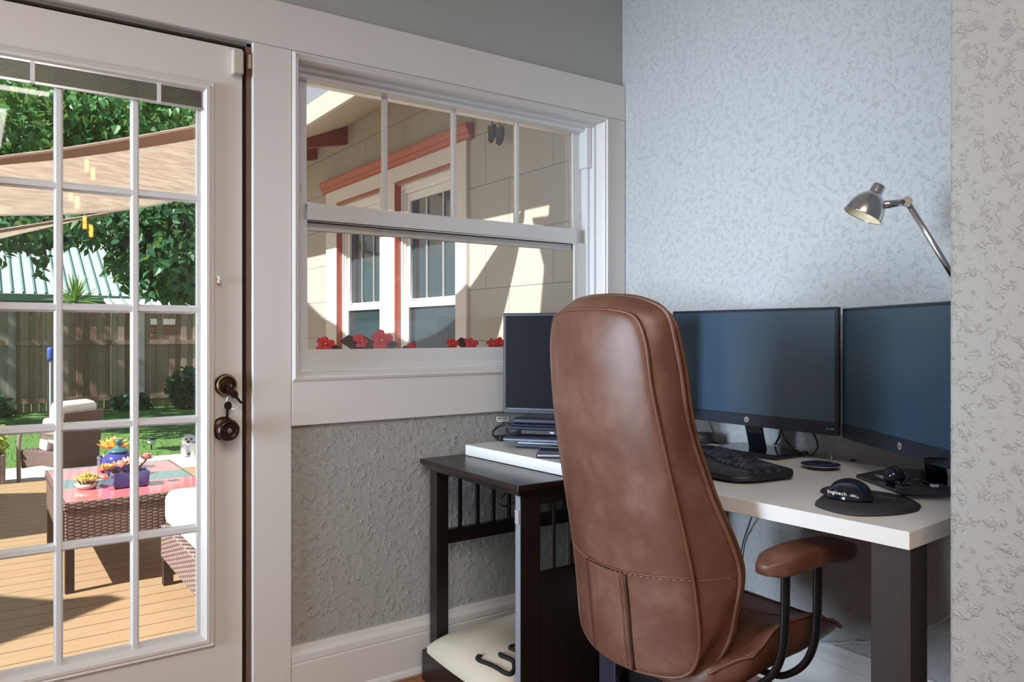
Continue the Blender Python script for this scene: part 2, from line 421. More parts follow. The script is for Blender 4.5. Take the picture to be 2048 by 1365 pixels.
# ---- the double hung window
win = thing('window_1', 'white double hung window with four upper panes above the desk', 'window', (-.73, 0, .985), kind='structure')
V = M['vinyl']
wx0, wx1, wz0, wz1 = -1.360, -.093, .988, 1.980
ringprof([(0, 0), (0, -.022), (.008, -.026), (.014, -.018), (.018, -.020), (.022, -.012), (.022, .14)], wx0, wx1, wz0, wz1).build('casing_moulding', M['trim'], win, world=True)
fr = MB()
def ringbox(m, X0, X1, Z0, Z1, wl, wr, wb, wt, ya, yb):
    m.box((X0, ya, Z0), (X0+wl, yb, Z1)); m.box((X1-wr, ya, Z0), (X1, yb, Z1))
    m.box((X0+wl, ya, Z0), (X1-wr, yb, Z0+wb)); m.box((X0+wl, ya, Z1-wt), (X1-wr, yb, Z1))
ix0, ix1, iz0, iz1 = wx0+.022, wx1-.022, wz0+.022, wz1-.022
ringbox(fr, ix0, ix1, iz0, iz1, .008, .012, .012, .012, .028, .14)
ringbox(fr, ix0, ix1, iz0, iz1, .016, .026, .022, .026, .052, .14)
fr.build('frame', V, win, world=True, bevel=.003)
yl, yu = .058, .088
def sash(name, u0, v0, u1, v1, y, lo, hi, thick):
    a, b = at(u0, v1, y=y), at(u1, v0, y=y)
    X0, X1 = a.x, b.x
    s = MB(); ringbox(s, lo[0], hi[0], lo[1], hi[1], X0-lo[0], hi[0]-X1, a.z-lo[1], hi[1]-b.z, y, y+thick)
    s = s.build(name, V, win, world=True, bevel=.003)
    MB().box((X0-.004, y+.013, a.z-.004), (X1+.004, y+.017, b.z+.004)).build('glass', M['glass'], s, world=True)
    ringprof([(0, 0), (.005, .004), (.006, .012)], X0, X1, a.z, b.z).build('bead', M['white'], s, world=True, loc=(0, y+.0, 0)) if False else None
    return s, X0, X1, a.z, b.z
zr0 = at(615, 441, y=yu).z
up, ux0, ux1, uz0, uz1 = sash('upper_sash', 614, 203, 1147, 440, yu, (ix0+.016, at(700, 459, y=yu).z - .01), (ix1-.024, iz1-.02), .028)
for u in (770, 908, 1034):
    x = at(u, 350, y=yu+.01).x
    MB().box((x-.0085, yu+.006, uz0-.002), (x+.0085, yu+.024, uz1+.002)).build('muntin', V, up, world=True, bevel=.003)
lw, lx0, lx1, lz0, lz1 = sash('lower_sash', 615, 459, 1154, 700, yl, (ix0+.010, iz0+.012), (at(1182, 480, y=yl).x, at(615, 441, y=yl).z), .030)
MB().box((lx0, yl+.002, lz1-.020), (lx1, yl+.012, lz1+.001)).box((lx1-.012, yl+.002, lz0), (lx1+.001, yl+.012, lz1)).build('glazing_stop', M['white'], lw, world=True, bevel=.002)
for u in (733, 1068):
    p = at(u, 442 if u < 900 else 470, y=yl+.012); tz = at(615, 441, y=yl).z
    l = MB().cbox((p.x, yl+.012, tz+.004), (.050, .022, .008)).build('sash_lock', V, up if False else lw, world=True, bevel=.003)
    MB().lathe([(.012, 0), (.012, .006), (.009, .009), (.0001, .009)], 16, TR((p.x-.008, yl+.012, tz+.007))).box((p.x-.008, yl+.006, tz+.010), (p.x+.024, yl+.014, tz+.0145)).build('lever', V, l, world=True, bevel=.001)
for px, py, sgn in ((602, 376, 1), (1158, 432, 1)):
    p = at(px, py, y=yu-.001)
    MB().cbox((p.x, yu-.0005, p.z), (.006, .003, .028)).build('tilt_latch', plain('latch_white', (.6, .6, .58), .4), up, world=True, bevel=.001)
MB().box((at(1172, 300, y=.05).x-.004, .04, at(1172, 336, y=.05).z), (at(1178, 300, y=.05).x+.004, .088, iz1-.012)).build('track_cover', V, win, world=True, bevel=.001)

# ================================================================== FURNITURE
# ---- dark side table (the desk's left end rests on it)
E_ = M['espresso']
TX0, TX1, TY0, TY1, TZ = -.937, -.24, -.592, -.032, .7185
tb = thing('side_table', 'dark espresso wood side table with slatted back and low open left side', 'table', (TX0+.3, -.31, 0))
MB().prism([(TX0, TY0), (TX1, TY0), (TX1, TY1), (TX0, TY1)], TZ-.014, TZ).build('tabletop', E_, tb, world=True, bevel=.002)
m = MB(); m.grid([[(x, y, z) for x, y in ((TX0+i, TY0+i), (TX1-i, TY0+i), (TX1-i, TY1-i), (TX0+i, TY1-i))] for i, z in ((.001, TZ-.014), (.018, TZ-.034), (.03, TZ-.034))], cv=True)
m.build('top_moulding', E_, tb, world=True)
bx0, bx1, by0, by1 = TX0+.032, TX1-.032, TY0+.032, TY1-.012
for X in (bx0, bx1-.045): MB().box((X, by1-.045, .0), (X+.045, by1, TZ-.034)).build('leg', E_, tb, world=True, bevel=.002)
MB().box((bx0+.045, by1-.034, TZ-.062), (bx1-.045, by1-.010, TZ-.034)).build('rail', E_, tb, world=True)
za = at(950, 1056, y=by1-.02).z
MB().box((bx0+.045, by1-.034, za-.034), (bx1-.045, by1-.010, za+.012)).build('rail', E_, tb, world=True, bevel=.001)
for u in (920, 955, 987, 1018):
    x = at(u, 1000, y=by1-.022).x
    MB().box((x-.005, by1-.028, za), (x+.005, by1-.016, TZ-.05)).build('slat', E_, tb, world=True)
x = at(1018, 1000, y=by1-.02).x
while x < bx1-.12:
    x += .062
    MB().box((x-.005, by1-.028, za), (x+.005, by1-.016, TZ-.05)).build('slat', E_, tb, world=True)
# front panel with slatted opening
q0 = at(1080, 1010, y=by0); q1 = at(1080, 1149, y=by0); X0, XO = bx0, q0.x
m = MB().box((X0, by0, .0), (XO, by0+.024, TZ-.034)).box((XO, by0, q0.z), (bx1, by0+.024, TZ-.034)).box((XO, by0, .0), (bx1, by0+.024, q1.z)).box((bx1-.05, by0, q1.z), (bx1, by0+.024, q0.z))
m.build('front_panel', E_, tb, world=True, bevel=.001)
x = at(1113, 1080, y=by0).x
while x < bx1-.07:
    MB().box((x-.0035, by0+.008, q1.z-.004), (x+.0035, by0+.016, q0.z+.004)).build('slat', E_, tb, world=True); x += .062
MB().box((X0-.0016, by0+.0005, .0), (X0, by0+.0235, TZ-.036)).build('lit_edge_strip', plain('lit_edge_grey', (.20, .205, .235), .35), tb, world=True)  # pale strip painting the daylight on the dark panel's left edge
hz = at(1050, 1035, y=by0).z
MB().box((X0-.006, by0+.002, hz-.018), (X0, by0+.020, hz+.020)).build('hinge', M['silver'], tb, world=True)
MB().box((bx1-.02, by0+.024, .1), (bx1, by1-.045, TZ-.034)).build('side_panel', E_, tb, world=True)
b0 = TX0-.004
MB().box((b0, TY0+.03, .0), (b0+.020, by1-.012, .098)).box((b0+.020, by1-.030, .0), (bx1, by1-.012, .098)).box((b0+.020, by0+.024, .02), (bx1-.02, by1-.03, .034)).build('base', E_, tb, world=True, bevel=.002)

# ---- the pet cushion with lettering
cu0, cu1, cv0, cv1 = b0-.012, bx1-.024, by0+.028, by1-.036
pc = thing('pet_cushion', 'cream canvas pet cushion with black script letters in the dark side table base', 'cushion', (lerp(cu0, cu1, .5), lerp(cv0, cv1, .5), .035))
def ctop(s, t):
    e = (1-abs(2*s-1)**3.2)*(1-abs(2*t-1)**3.2)
    w_ = .008*math.sin(9*s+2.2*t)+.006*math.sin(14*t-5*s)
    return .122 + .068*max(0, e)**.5 + w_*e
N = 34; rows = []
for i in range(N+1):
    s = i/N
    row = []
    for j in range(N+1):
        a_, b_ = 2*s-1, 2*j/N-1
        row.append((lerp(cu0, cu1, .5+.5*a_*math.sqrt(1-.06*b_*b_)), lerp(cv0, cv1, .5+.5*b_*math.sqrt(1-.06*a_*a_)), ctop(s, j/N)))
    rows.append(row)
m = MB(); m.grid(rows)
m.grid([[(x, y, lerp(.1005, z, k) if k < 1 else z) for x, y, z in (rows[0] + [r[-1] for r in rows[1:]] + rows[-1][::-1][1:] + [r[0] for r in rows[::-1][1:-1]])] for k in (0, .5, 1)], cv=True)
m.build('cover', M['canvas'], pc, world=True, smooth=True, sub=1)
ink = plain('black_ink', (.008, .006, .008), .8)
def cpt(u, v):
    z = .15
    for _ in range(8):
        p = at(u, v, z=z); z = ctop((p.x-cu0)/(cu1-cu0), (p.y-cv0)/(cv1-cv0))+.0015
    return Vector((p.x, p.y, z))
strokes = [[(963, 1314), (957, 1313), (955, 1318), (962, 1323), (975, 1328), (990, 1334), (1006, 1340), (1020, 1339), (1028, 1331), (1027, 1323), (1018, 1317), (1006, 1312), (1000, 1309), (1003, 1313), (1014, 1317), (1026, 1322), (1036, 1327), (1050, 1327), (1066, 1322)],
           [(1052, 1304), (1042, 1304), (1030, 1302), (1020, 1297), (1025, 1293), (1036, 1293), (1046, 1298), (1056, 1303), (1064, 1312), (1074, 1316)]]
m = MB()
for st in strokes:
    P = [cpt(p.x, p.y) for p in spl([(a, b, 0) for a, b in st], 5)]
    m.tube(P, .0068, 6)
    for v in m.b.verts[-6*len(P):] if False else []: pass
o = m.build('lettering', ink, pc, world=True, smooth=True)
for v in o.data.vertices: 
    pass

# ---- the white desk
dth = math.atan2(.09, -1.462) - math.atan2(0, -1)      # slight turn off the wall
P_fl, P_fr = Vector((-.780, -.065)), Vector((-.690, -1.527))
along = (P_fr-P_fl).normalized(); back = Vector((-along.y, along.x))
L_, DP = (P_fr-P_fl).length, .675
DZ = .755
desk = thing('desk', 'long white laminate desk with thick top and square brown legs', 'desk', (P_fl.x+.35, P_fl.y-.7, 0))
poly = [P_fl, P_fr, P_fr+back*DP, P_fl+back*DP]
MB().prism(poly, DZ-.035, DZ).build('desktop', M['white_desk'], desk, world=True, bevel=.0012)
def dleg(a, b, nm='leg'):
    c = P_fl+along*a+back*b
    pts = [c, c+along*.078, c+along*.078+back*.072, c+back*.072]
    return MB().prism(pts, 0, DZ-.035).build(nm, M['leg_brown'], desk, world=True, bevel=.002)
dleg(L_-.081, .012); dleg(L_-.081, DP-.115)

# ---- brown leather office chair
ch = thing('office_chair', 'tan brown leather high back office chair pushed up to the desk', 'chair', (-.70, -.958, 0), R(-3))
LE = M['leather']
def outl(h):
    pts = spl([(y, z, 0) for y, z in h], 6)
    right = [(p.x, p.y) for p in pts]
    return [(y, z) for y, z in right] + [(-y, z) for y, z in right[::-1][1:-1]]
panel_h = [(0, .362), (.10, .366), (.184, .386), (.214, .445), (.217, .56), (.213, .66), (.204, .78), (.194, .90), (.182, 1.02), (.174, 1.11), (.150, 1.166), (.10, 1.183), (.04, 1.187), (0, 1.187)]
rim_h = [(0, .340), (.09, .342), (.168, .362), (.216, .425), (.238, .51), (.250, .60), (.243, .68), (.223, .78), (.207, .89), (.204, 1.0), (.200, 1.09), (.184, 1.175), (.125, 1.208), (.05, 1.218), (0, 1.219)]
PO, RO = outl(panel_h), outl(rim_h)
def xb(y, z):
    k = (z-.36)/.83
    K_ = ((0, -.212), (.29, -.233), (.63, -.286), (1, -.308)); k = min(1.06, max(-.05, k)); v = 0
    for i, (a, f) in enumerate(K_):
        for j, (b, _) in enumerate(K_):
            if i != j: f *= (k-b)/(a-b)
        v += f
    return v + .050*(y/.2)**2
def rimx(y, z):
    d = pw([(.33, .055), (.5, .085), (.62, .100), (.8, .085), (1.0, .068), (1.22, .050)], z)
    return xb(y*.9, z) + d
def spine(y, z): return (0, min(1.06, max(.52, z)))
n = len(PO)
def inner(O, k): return [(lerp(y, 0, k), lerp(z, spine(y, z)[1], k)) for y, z in O]
bulge = lambda k: -.010*(1-(1-k)**2)
panel = MB()
rows = [[(xb(y, z)+.004+bulge(k)-(.006 if k > 0 else 0), y, z) for y, z in inner(PO, k)] for k in (0, .03, .10, .25, .45, .7, 1)]
V = panel.grid(rows, cv=True)
panel.build('back_panel', LE, ch, smooth=True, sub=1)
body = MB()
def between(k, bul): 
    r = []
    for (y0_, z0_), (y1_, z1_) in zip(PO, RO):
        y, z = lerp(y0_, y1_, k), lerp(z0_, z1_, k)
        x = lerp(xb(y0_, z0_)+.004, rimx(y1_, z1_), k)
        r.append((x - bul*.5, y*(1+bul*.9), z+bul*.4*(1 if z1_ > .8 else -1)))
    return r
rows = [[(xb(y, z)+.02, y*.96, lerp(z, .75, .03)) for y, z in PO]] + [between(k, .016*math.sin(math.pi*k)) for k in (0, .12, .3, .5, .7, .9, 1)]
fx = lambda y, z, k: rimx(y, z)+.012+.030*(1-(1-k)**2)*(1+.4*math.sin((z-.4)*6))
rows += [[(fx(y, z, k), lerp(y, 0, k), lerp(z, spine(y, z)[1], k)) for y, z in RO] for k in (.02, .08, .2, .45, .7, 1)]
V = body.grid(rows, cv=True)
body.build('backrest', LE, ch, smooth=True, sub=1)
def ringline(O, fx_, r, name, mat):
    P = [(fx_(y, z), y, z) for y, z in O]
    return MB().tube(P, r, 8, True).build(name, mat, ch, smooth=True)
ringline(PO, lambda y, z: xb(y, z)+.002, .0042, 'piping', M['leather_edge'])
ringline(RO, lambda y, z: rimx(y, z)+.004, .0055, 'piping', LE)
ringline([(y*.965, lerp(z, .75, .025)) for y, z in RO], lambda y, z: rimx(y, z)+.028, .005, 'piping', LE)
# horizontal seam and stitching
def pw_half(h, z):
    for (y0_, z0_), (y1_, z1_) in zip(h, h[1:]):
        if z0_ <= z <= z1_ and z1_ > z0_: return lerp(y0_, y1_, (z-z0_)/(z1_-z0_))
    return h[3][0]
zs = .592
hb = pw_half(panel_h, zs); hr = pw_half(rim_h, zs)
def back_x(y, z):       # surface of the padded panel
    hbz = pw_half(panel_h, z); k = 1-abs(y)/hbz
    kz = min(1, (z-.365)/.12)
    k = max(0, min(k, kz))
    return xb(y, z)-.0025-.010*(1-(1-k)**2)
seamP = [(back_x(y, zs-.02*math.cos(y/hb*1.4)+.02)+.0005, y, zs-.02*math.cos(y/hb*1.4)+.02) for y in [hb*(i/10-1) for i in range(21)]]
MB().tube(seamP, .0022, 6).build('seam', M['leather_edge'], ch, smooth=True)
st = MB()
sd = spl(seamP, 3)
for i in range(0, len(sd)-1, 2):
    a, b = sd[i], sd[i+1]; st.tube([a+Vector((-.0018, 0, -.004)), lerp(a, b, .9)+Vector((-.0018, 0, -.004))], .0006, 5)
st.build('stitching', M['thread'], ch)
for sy in (-1, 1):
    st = MB()
    for i in range(0, 22, 2):
        q = [lerp(hb+.006, hr-.004, (i+j)/22) for j in (0, 1)]
        pt = lambda y: Vector((lerp(xb(hb, zs), rimx(hr, zs), (y-hb)/(hr-hb))-.0115*math.sin(math.pi*(y-hb)/(hr-hb))-.0026, sy*(y*(1+.0145*math.sin(math.pi*(y-hb)/(hr-hb)))), zs+.012))
        st.tube([pt(q[0]), pt(q[1])], .0006, 5)
    st.build('stitching', M['thread'], ch)
# raised strap panel between seam and bottom
def strap(y0_, y1_, off, name, mat):
    rows = []
    for i in range(13):
        z = lerp(.366, zs-.003, i/12)
        r = []
        for j in range(7):
            y = lerp(y0_, y1_, j/6); r.append((back_x(y, z)-off, y, z))
        rows.append([(back_x(y0_, z)+.002, y0_+.001, z)] + r + [(back_x(y1_, z)+.002, y1_-.001, z)])
    m = MB(); m.grid(rows); return m.build(name, mat, ch, smooth=True)
sp0, sp1 = .078, -.062
strap(sp0, sp1, .0045, 'strap', LE)
BTH = plain('brown_thread', (.09, .035, .02), .8)
for yy in (sp0-.006, sp0-.012, sp1+.006, sp1+.010):
    m = MB()
    for i in range(34):
        z = lerp(.372, zs-.008, i/34)
        m.tube([(back_x(yy, z)-.0052, yy, z), (back_x(yy, z+.004)-.0052, yy, z+.0042)], .0007, 4)
    m.build('stitching', BTH, ch)
MB().tube([(back_x(sp1-.004, z)-.001, sp1-.004, z) for z in [lerp(.366, zs-.004, i/10) for i in range(11)]], .004, 6).build('fold', plain('dark_leather_fold', (.045, .016, .009), .6), ch, smooth=True)
# seat: bucket cushion
def seat_pt(s, t):
    """s 0 back .. 1 front, t -1 .. 1 across"""
    x = lerp(-.135, .262, s)
    hw = pw([(0, .22), (.25, .27), (.7, .29), (.9, .285), (1, .265)], s)
    edge = pw([(0, .400), (.18, .432), (.45, .496), (.65, .502), (.85, .470), (1, .437)], s)
    mid = pw([(0, .395), (.3, .430), (.7, .450), (.9, .445), (1, .42)], s)
    a = abs(t)
    z = lerp(mid, edge, a**2.6)
    return (x + .03*s*(1-a*a)*1.2, t*hw, z)
rows = []
ts = [-1, -.97, -.9, -.75, -.55, -.3, 0, .3, .55, .75, .9, .97, 1]
for i in range(15):
    s = i/14
    top = [seat_pt(s, t) for t in ts]
    e0, e1 = top[0], top[-1]
    bz = pw([(0, .318), (.3, .335), (.7, .370), (.9, .40), (1, .430)], s)
    bot = [(e1[0]-.004, e1[1]*1.0, lerp(e1[2], bz, .2)), (e1[0]-.012, e1[1]*.97, lerp(e1[2], bz, .6)), (e1[0]-.02, e1[1]*.8, bz), (e1[0]-.02, 0, bz-.005), (e0[0]-.02, e0[1]*.8, bz), (e0[0]-.012, e0[1]*.97, lerp(e0[2], bz, .6)), (e0[0]-.004, e0[1], lerp(e0[2], bz, .2))]
    rows.append(top+bot)
m = MB(); V = m.grid(rows, cv=True); m.b.faces.new(V[0]); m.b.faces.new(V[-1])
m.build('seat', LE, ch, smooth=True, sub=1)
P = [seat_pt(i/14, -1) for i in range(15)] + [seat_pt(1, t) for t in ts[1:-1]] + [seat_pt(i/14, 1) for i in range(14, -1, -1)]
MB().tube([(p[0], p[1]*1.002, p[2]-.004) for p in P], .0042, 6).build('seat_piping', LE, ch, smooth=True)
for s in (.35, .6, .85):
    MB().tube([(lambda q: (q[0], q[1], q[2]+.0004))(seat_pt(s, t*.8)) for t in [i/8-1 for i in range(17)]], .002, 5).build('seat_seam', plain('seam_leather', (.07, .025, .013), .6) if s < .4 else bpy.data.materials['seam_leather'], ch, smooth=True)
# armrests
for sg in (-1, 1):
    yA = .322*sg if sg < 0 else .300
    prof = []
    rows = []
    for i in range(25):
        k = i/24; x = lerp(-.082 if sg < 0 else -.04, .216, k)
        e = (1-abs(2*k-1)**6)**.5 if 0 < k < 1 else .25
        hw = .040*max(.45, e)*(1 if k < .6 else lerp(1, 1.05, k)); th = .024*max(.5, e)
        zc = .640 + .012*math.sin(k*math.pi) 
        r = []
        for j in range(28):
            a = j*2*math.pi/28
            cx_, sx_ = math.cos(a), math.sin(a)
            r.append((x, yA + hw*math.copysign(abs(cx_)**.38, cx_), zc + th*math.copysign(abs(sx_)**.45, sx_)))
        rows.append(r)
    m = MB(); V = m.grid(rows, cv=True); m.b.faces.new(V[0]); m.b.faces.new(V[-1])
    pad = m.build('armrest', LE, ch, smooth=True)
    loop = []
    for i in range(29):
        k = i/28*2*math.pi
        cx_, sx_ = math.cos(k), math.sin(k)
        loop.append((.067+.140*math.copysign(abs(cx_)**.4, cx_), yA+.036*math.copysign(abs(sx_)**.5, sx_), .652))
    MB().tube(loop, .0016, 6, True).build('seam', M['leather_edge'], pad, smooth=True)
    for x in (-.008, .100):
        P = spl([(x, yA, .625), (x-.001, yA, .57), (x-.003, yA, .51), (x-.006, yA-.004*sg, .452), (x-.010, yA-.022*sg, .402), (x-.014, yA-.060*sg, .362), (x-.018, yA-.110*sg, .342), (x-.02, yA-.24*sg, .335)], 5)
        MB().tube(P, .0125, 10, flat=.62).build('arm_bar', M['black_metal'], ch, smooth=True)
# mechanism, bracket, gas lift, five star base
MB().box((-.192, .022, .255), (-.177, .084, .40)).box((-.192, .022, .250), (-.02, .084, .268)).build('back_bracket', M['navy'], ch, bevel=.003)
MB().box((-.15, -.11, .285), (.10, .11, .335)).build('mechanism', M['black_metal'], ch, bevel=.01)
MB().tube([(.06, -.11, .30), (.06, -.25, .295), (.06, -.275, .298)], .006, 8).build('lever', M['black'], ch)
MB().lathe([(.028, .10), (.028, .20), (.016, .20), (.016, .29)], 20).build('gas_lift', M['black_metal'], ch, smooth=False)
MB().lathe([(.0001, .075), (.045, .075), (.05, .085), (.05, .115), (.035, .13), (.0001, .13)], 20).build('hub', M['black'], ch, smooth=True)
for i in range(5):
    a = R(36+72*i); mm = Matrix.Rotation(a, 4, 'Z')
    lg = MB(); lg.grid([[mm @ Vector((r, y, z)) for y, z in ((-w_, h0), (w_, h0), (w_*.7, h1), (-w_*.7, h1))] for r, w_, h0, h1 in ((.035, .028, .078, .125), (.15, .024, .075, .108), (.30, .017, .072, .092))], cv=True)
    lg.build('base_leg', M['black'], ch, bevel=.004)
    cs = MB()
    for s in (-1, 1): cs.lathe([(.0001, -.010), (.022, -.010), (.027, -.006), (.027, .006), (.022, .010), (.0001, .010)], 18, mm @ TR((.30, .013*s, .0275), rx=R(90)))
    cs.lathe([(.006, .03), (.006, .075)], 8, mm @ TR((.30, 0, 0)))
    cs.build('caster', M['black'], ch, smooth=False)

# ================================================================== THINGS ON THE DESK
# ---- monitors: local x = outward (towards the user), y = across, z = up, origin at desk below the panel centre
def hplogo(parent, y, z, x, r):
    MB().lathe([(.0001, 0), (r, 0), (r, .0005), (.0001, .0006)], 24, Matrix.Translation((x, y, z)) @ Matrix.Rotation(R(90), 4, 'Y')).build('logo', M['silver'], parent, smooth=False)
    Mx = Matrix.Translation((x+.0009, y-r*.02, z+r*.05)) @ Matrix(((0,0,1,0),(1,0,0,0),(0,1,0,0),(0,0,0,1)))
    lettering('logo_letters', 'hp', r*1.5, M['bezel'], parent, Mx, .0002, .25)
def monitor(name, label, loc, rz, wd, z0, z1, chin, tilt=0, logo=True, neck=True):
    t = thing(name, label, 'monitor', loc, rz, 'monitors on the desk')
    h = wd/2
    m = MB().box((-.016, -h, z0), (0, h, z1)); m.build('housing', M['bezel'], t, bevel=.003)
    MB().box((-.042, -h*.72, z0+.06), (-.015, h*.72, z1-.08)).build('back_shell', M['black'], t, bevel=.01)
    b = .009
    MB().box((-.001, -h+b, z0+chin), (.0006, h-b, z1-b)).build('screen', M['screen'] if logo else M['screen_dark'], t)
    if logo:
        c = MB().box((0, -h+.002, z0+.001), (.0016, h-.002, z0+chin-.002)).build('chin', M['bezel'], t, bevel=.0008)
        hplogo(c, 0, z0+chin*.52, .0016, .0085)
        lt = MB()
        for i, q in enumerate((0, .005, .0125, .0165, .020)): lt.box((.0016, h-.034+q, z0+chin*.45), (.0019, h-.034+q+.0032, z0+chin*.45+.0026))
        lt.build('model_mark', M['silver'], c)
    return t
MONZ0, MONZ1 = .846, 1.206
def dk_(u, v): return at(u, v, z=DZ)
pr, pl = Vector((-.179, -1.057)), Vector((-.194, -.454))
c = (pr+pl)/2
mc = monitor('monitor', 'wide black monitor in the middle, facing the leather chair', (c.x, c.y, 0), math.atan2(-(pr-pl).x*-1, 1) + R(180) if False else R(180)-math.atan2((pr-pl).x, -(pr-pl).y)*-1, .604, MONZ0, MONZ1, .038)
# stand: slanted neck and gloss foot
def stand(t, nx0, nx1, nw, z0, fd0, fd1, fw, y=0):
    m = MB(); m.grid([[(x0_, y-nw, z), (x0_, y+nw, z), (x0_-.012, y+nw, z), (x0_-.012, y-nw, z)] for x0_, z in ((nx0, z0+.05), (nx1, DZ+.016))], cv=True)
    m.build('neck', M['black_gloss'], t, bevel=.003)
    m = MB(); m.prism([(fd0, y-fw), (fd1, y-fw*.96), (fd1+.012, y), (fd1, y+fw*.96), (fd0, y+fw)], DZ+.0005, DZ+.016)
    m.build('foot', M['black_gloss'], t, bevel=.006, seg=3)
stand(mc, -.012, -.05, .030, MONZ0, -.140, .020, .125)
pl2 = Vector((-.166, -1.062)); d2 = Vector((-.546, -.838)).normalized(); c2 = pl2+d2*.302
mr = monitor('monitor', 'black monitor angled in from the right, partly behind the wall end', (c2.x, c2.y, 0), math.atan2(d2.x, -d2.y)+R(180), .604, MONZ0-.005, MONZ1-.004, .042)
P = [dk_(u, v) for u, v in ((1712, 957), (1775, 944), (1840, 946), (1897, 956), (1930, 985), (1905, 994), (1806, 993))]
MB().prism([(p.x, p.y) for p in P], DZ+.0005, DZ+.010).build('foot', M['black_gloss'], mr, world=True, bevel=.002)
m = MB(); m.grid([[at(u0, v, z=z), at(u1, v, z=z), at(u1, v, z=z)+Vector((.012, .008, 0)), at(u0, v, z=z)+Vector((.012, .008, 0))] for u0, u1, v, z in ((1851, 1896, 955, DZ+.010), (1848, 1893, 918, DZ+.11))], cv=True)
m.build('neck', M['black'], mr, world=True, bevel=.002)
pl3 = Vector((-.686, -.153)); d3 = Vector((.62, -.785)).normalized(); c3 = pl3+d3*.27
ml = monitor('monitor', 'smaller black monitor at the left above the laptop stack, half hidden by the chair', (c3.x, c3.y, 0), math.atan2(d3.x, -d3.y)+R(180), .54, .863, 1.199, .020, logo=False)
MB().box((-.0, -.25, .879), (.0012, .25, .8805)).build('chin_line', M['slate'], ml)
stand(ml, -.03, -.05, .03, .87, -.12, .02, .075, .185)
def cable(name, label, pts, r=.0022, mat='black', n=8, cat='cable'):
    o = MB().tube(spl(pts, n), r, 7).build(name, M[mat] if isinstance(mat, str) else mat, smooth=True); return tag(o, label, cat)
def dk(u, v, z=DZ): return at(u, v, z=z)
zc = DZ+.004
q = lambda u, v, x: at(u, v, x=x)
cable('monitor_cable', 'black cable hanging in a loop behind the middle monitor', [q(1562, 850, -.10), q(1566, 872, -.10), q(1582, 893, -.09), q(1604, 908, -.08), q(1622, 911, -.08), q(1634, 900, -.08), q(1634, 884, -.09), q(1624, 862, -.12)], .0032)
cable('electric_cord', 'black cord running from the middle monitor down behind its foot', [q(1562, 855, -.07), q(1559, 872, -.06), q(1552, 886, -.05), dk(1546, 893)+Vector((0, 0, .006))], .003)
cable('electric_cord', 'black cord lying along the wall behind the right monitor', [dk(1700, 921), dk(1745, 921), dk(1775, 922), dk(1810, 927), dk(1835, 925), q(1850, 916, -.10)], .0028)
cable('charging_cable', 'white cable of the round charging pad', [dk(1663, 925)+Vector((0, 0, .010)), dk(1662, 915)+Vector((0, 0, .008)), dk(1650, 910)+Vector((0,0,.004)), dk(1638, 907), dk(1630, 910)], .002, 'white')
# ---- round charging pad
p = dk(1641, 938)
cp = thing('charging_pad', 'round dark blue wireless charging pad on the desk right of the keyboard', 'charger', (p.x, p.y, DZ))
MB().lathe([(.030, 0), (.036, .002), (.052, .0105), (.0525, .0125), (.0515, .0145), (.048, .0152), (.0001, .0152)], 40).build('body', M['navy'], cp, smooth=True)
MB().lathe([(.0505, .0115), (.0532, .0115), (.0532, .0131), (.0505, .0131)], 40, cap=False).build('trim_ring', M['silver'], cp)
MB().lathe([(.030, .0150), (.041, .0150), (.041, .0163), (.030, .0163)], 40, cap=False).build('grip_ring', plain('blue_rubber', (.03, .05, .16), .5), cp)
# ---- smart speaker puck
p = dk(1404, 886)
sp = thing('smart_speaker', 'small round black speaker puck beside the keyboard, behind the chair', 'speaker', (p.x, p.y, DZ))
MB().lathe([(.038, 0), (.041, .003), (.041, .029), (.039, .032), (.0001, .0325)], 36).build('body', M['black'], sp, smooth=True, angle=30)
MB().lathe([(.031, .0322), (.036, .0322), (.036, .0332), (.031, .0332)], 36, cap=False).build('light_ring', M['navy'], sp)
cable('speaker_cable', 'thin black cord from the speaker puck up behind the middle monitor', [dk(1420, 884)+Vector((0, 0, .02)), q(1427, 878, -.05), q(1426, 862, -.04), q(1418, 846, -.05)], .0018)
cable('keyboard_cable', 'black cord lying behind the keyboard in front of the middle monitor foot', [dk(1405, 884), dk(1430, 886), dk(1455, 889), dk(1476, 887)], .003)

# ---- split ergonomic keyboard: local x = away from user, y = to the user's left
kb = thing('keyboard', 'black split ergonomic keyboard with padded palm rest on the white desk', 'keyboard', (-.452, -.838, DZ), R(-8))
HW = .240
def kend(y):
    e = min(1, max(0, (abs(y)-(HW-.06))/.06)); return 1-math.sqrt(1-e*e*.98)
def kfront(y): return -.125 - .018*math.cos(y/HW*math.pi)*.6 - .012*(1-abs(y/HW)) + .065*kend(y)
def kback(y): return .095 + .012*math.cos(y/HW*math.pi*.5) - .045*kend(y)
def ktop(x, y):
    yy = y-.045
    hump = .016*math.exp(-((yy)/.13)**2)
    tilt = lerp(.034, .022, (x+.14)/.24)
    f = (x-kfront(y))
    fr_ = min(1, max(0, f/.03))**.5
    ed = min(1, (HW-abs(y))/.022); ed = max(0, ed)**.5
    return .008 + (tilt+hump-.008)*min(fr_, ed)
rows = []
for i in range(41):
    y = lerp(-HW, HW, i/40)
    rows.append([(lerp(kfront(y), kback(y), j/22), y, ktop(lerp(kfront(y), kback(y), j/22), y)) for j in range(23)])
m = MB(); m.grid(rows)
edge = rows[0] + [r[-1] for r in rows[1:]] + rows[-1][::-1][1:] + [r[0] for r in rows[::-1][1:-1]]
V = m.grid([[(x, y, .0085) for x, y, z in edge] if k == 0 else edge for k in (0, 1)], cv=True)
V2 = m.grid([edge, [(x*.97, y*.985, .0075) for x, y, z in edge]], cv=True)
m.b.faces.new(V2[1])
m.build('case', M['black'], kb, smooth=True)
rest = []
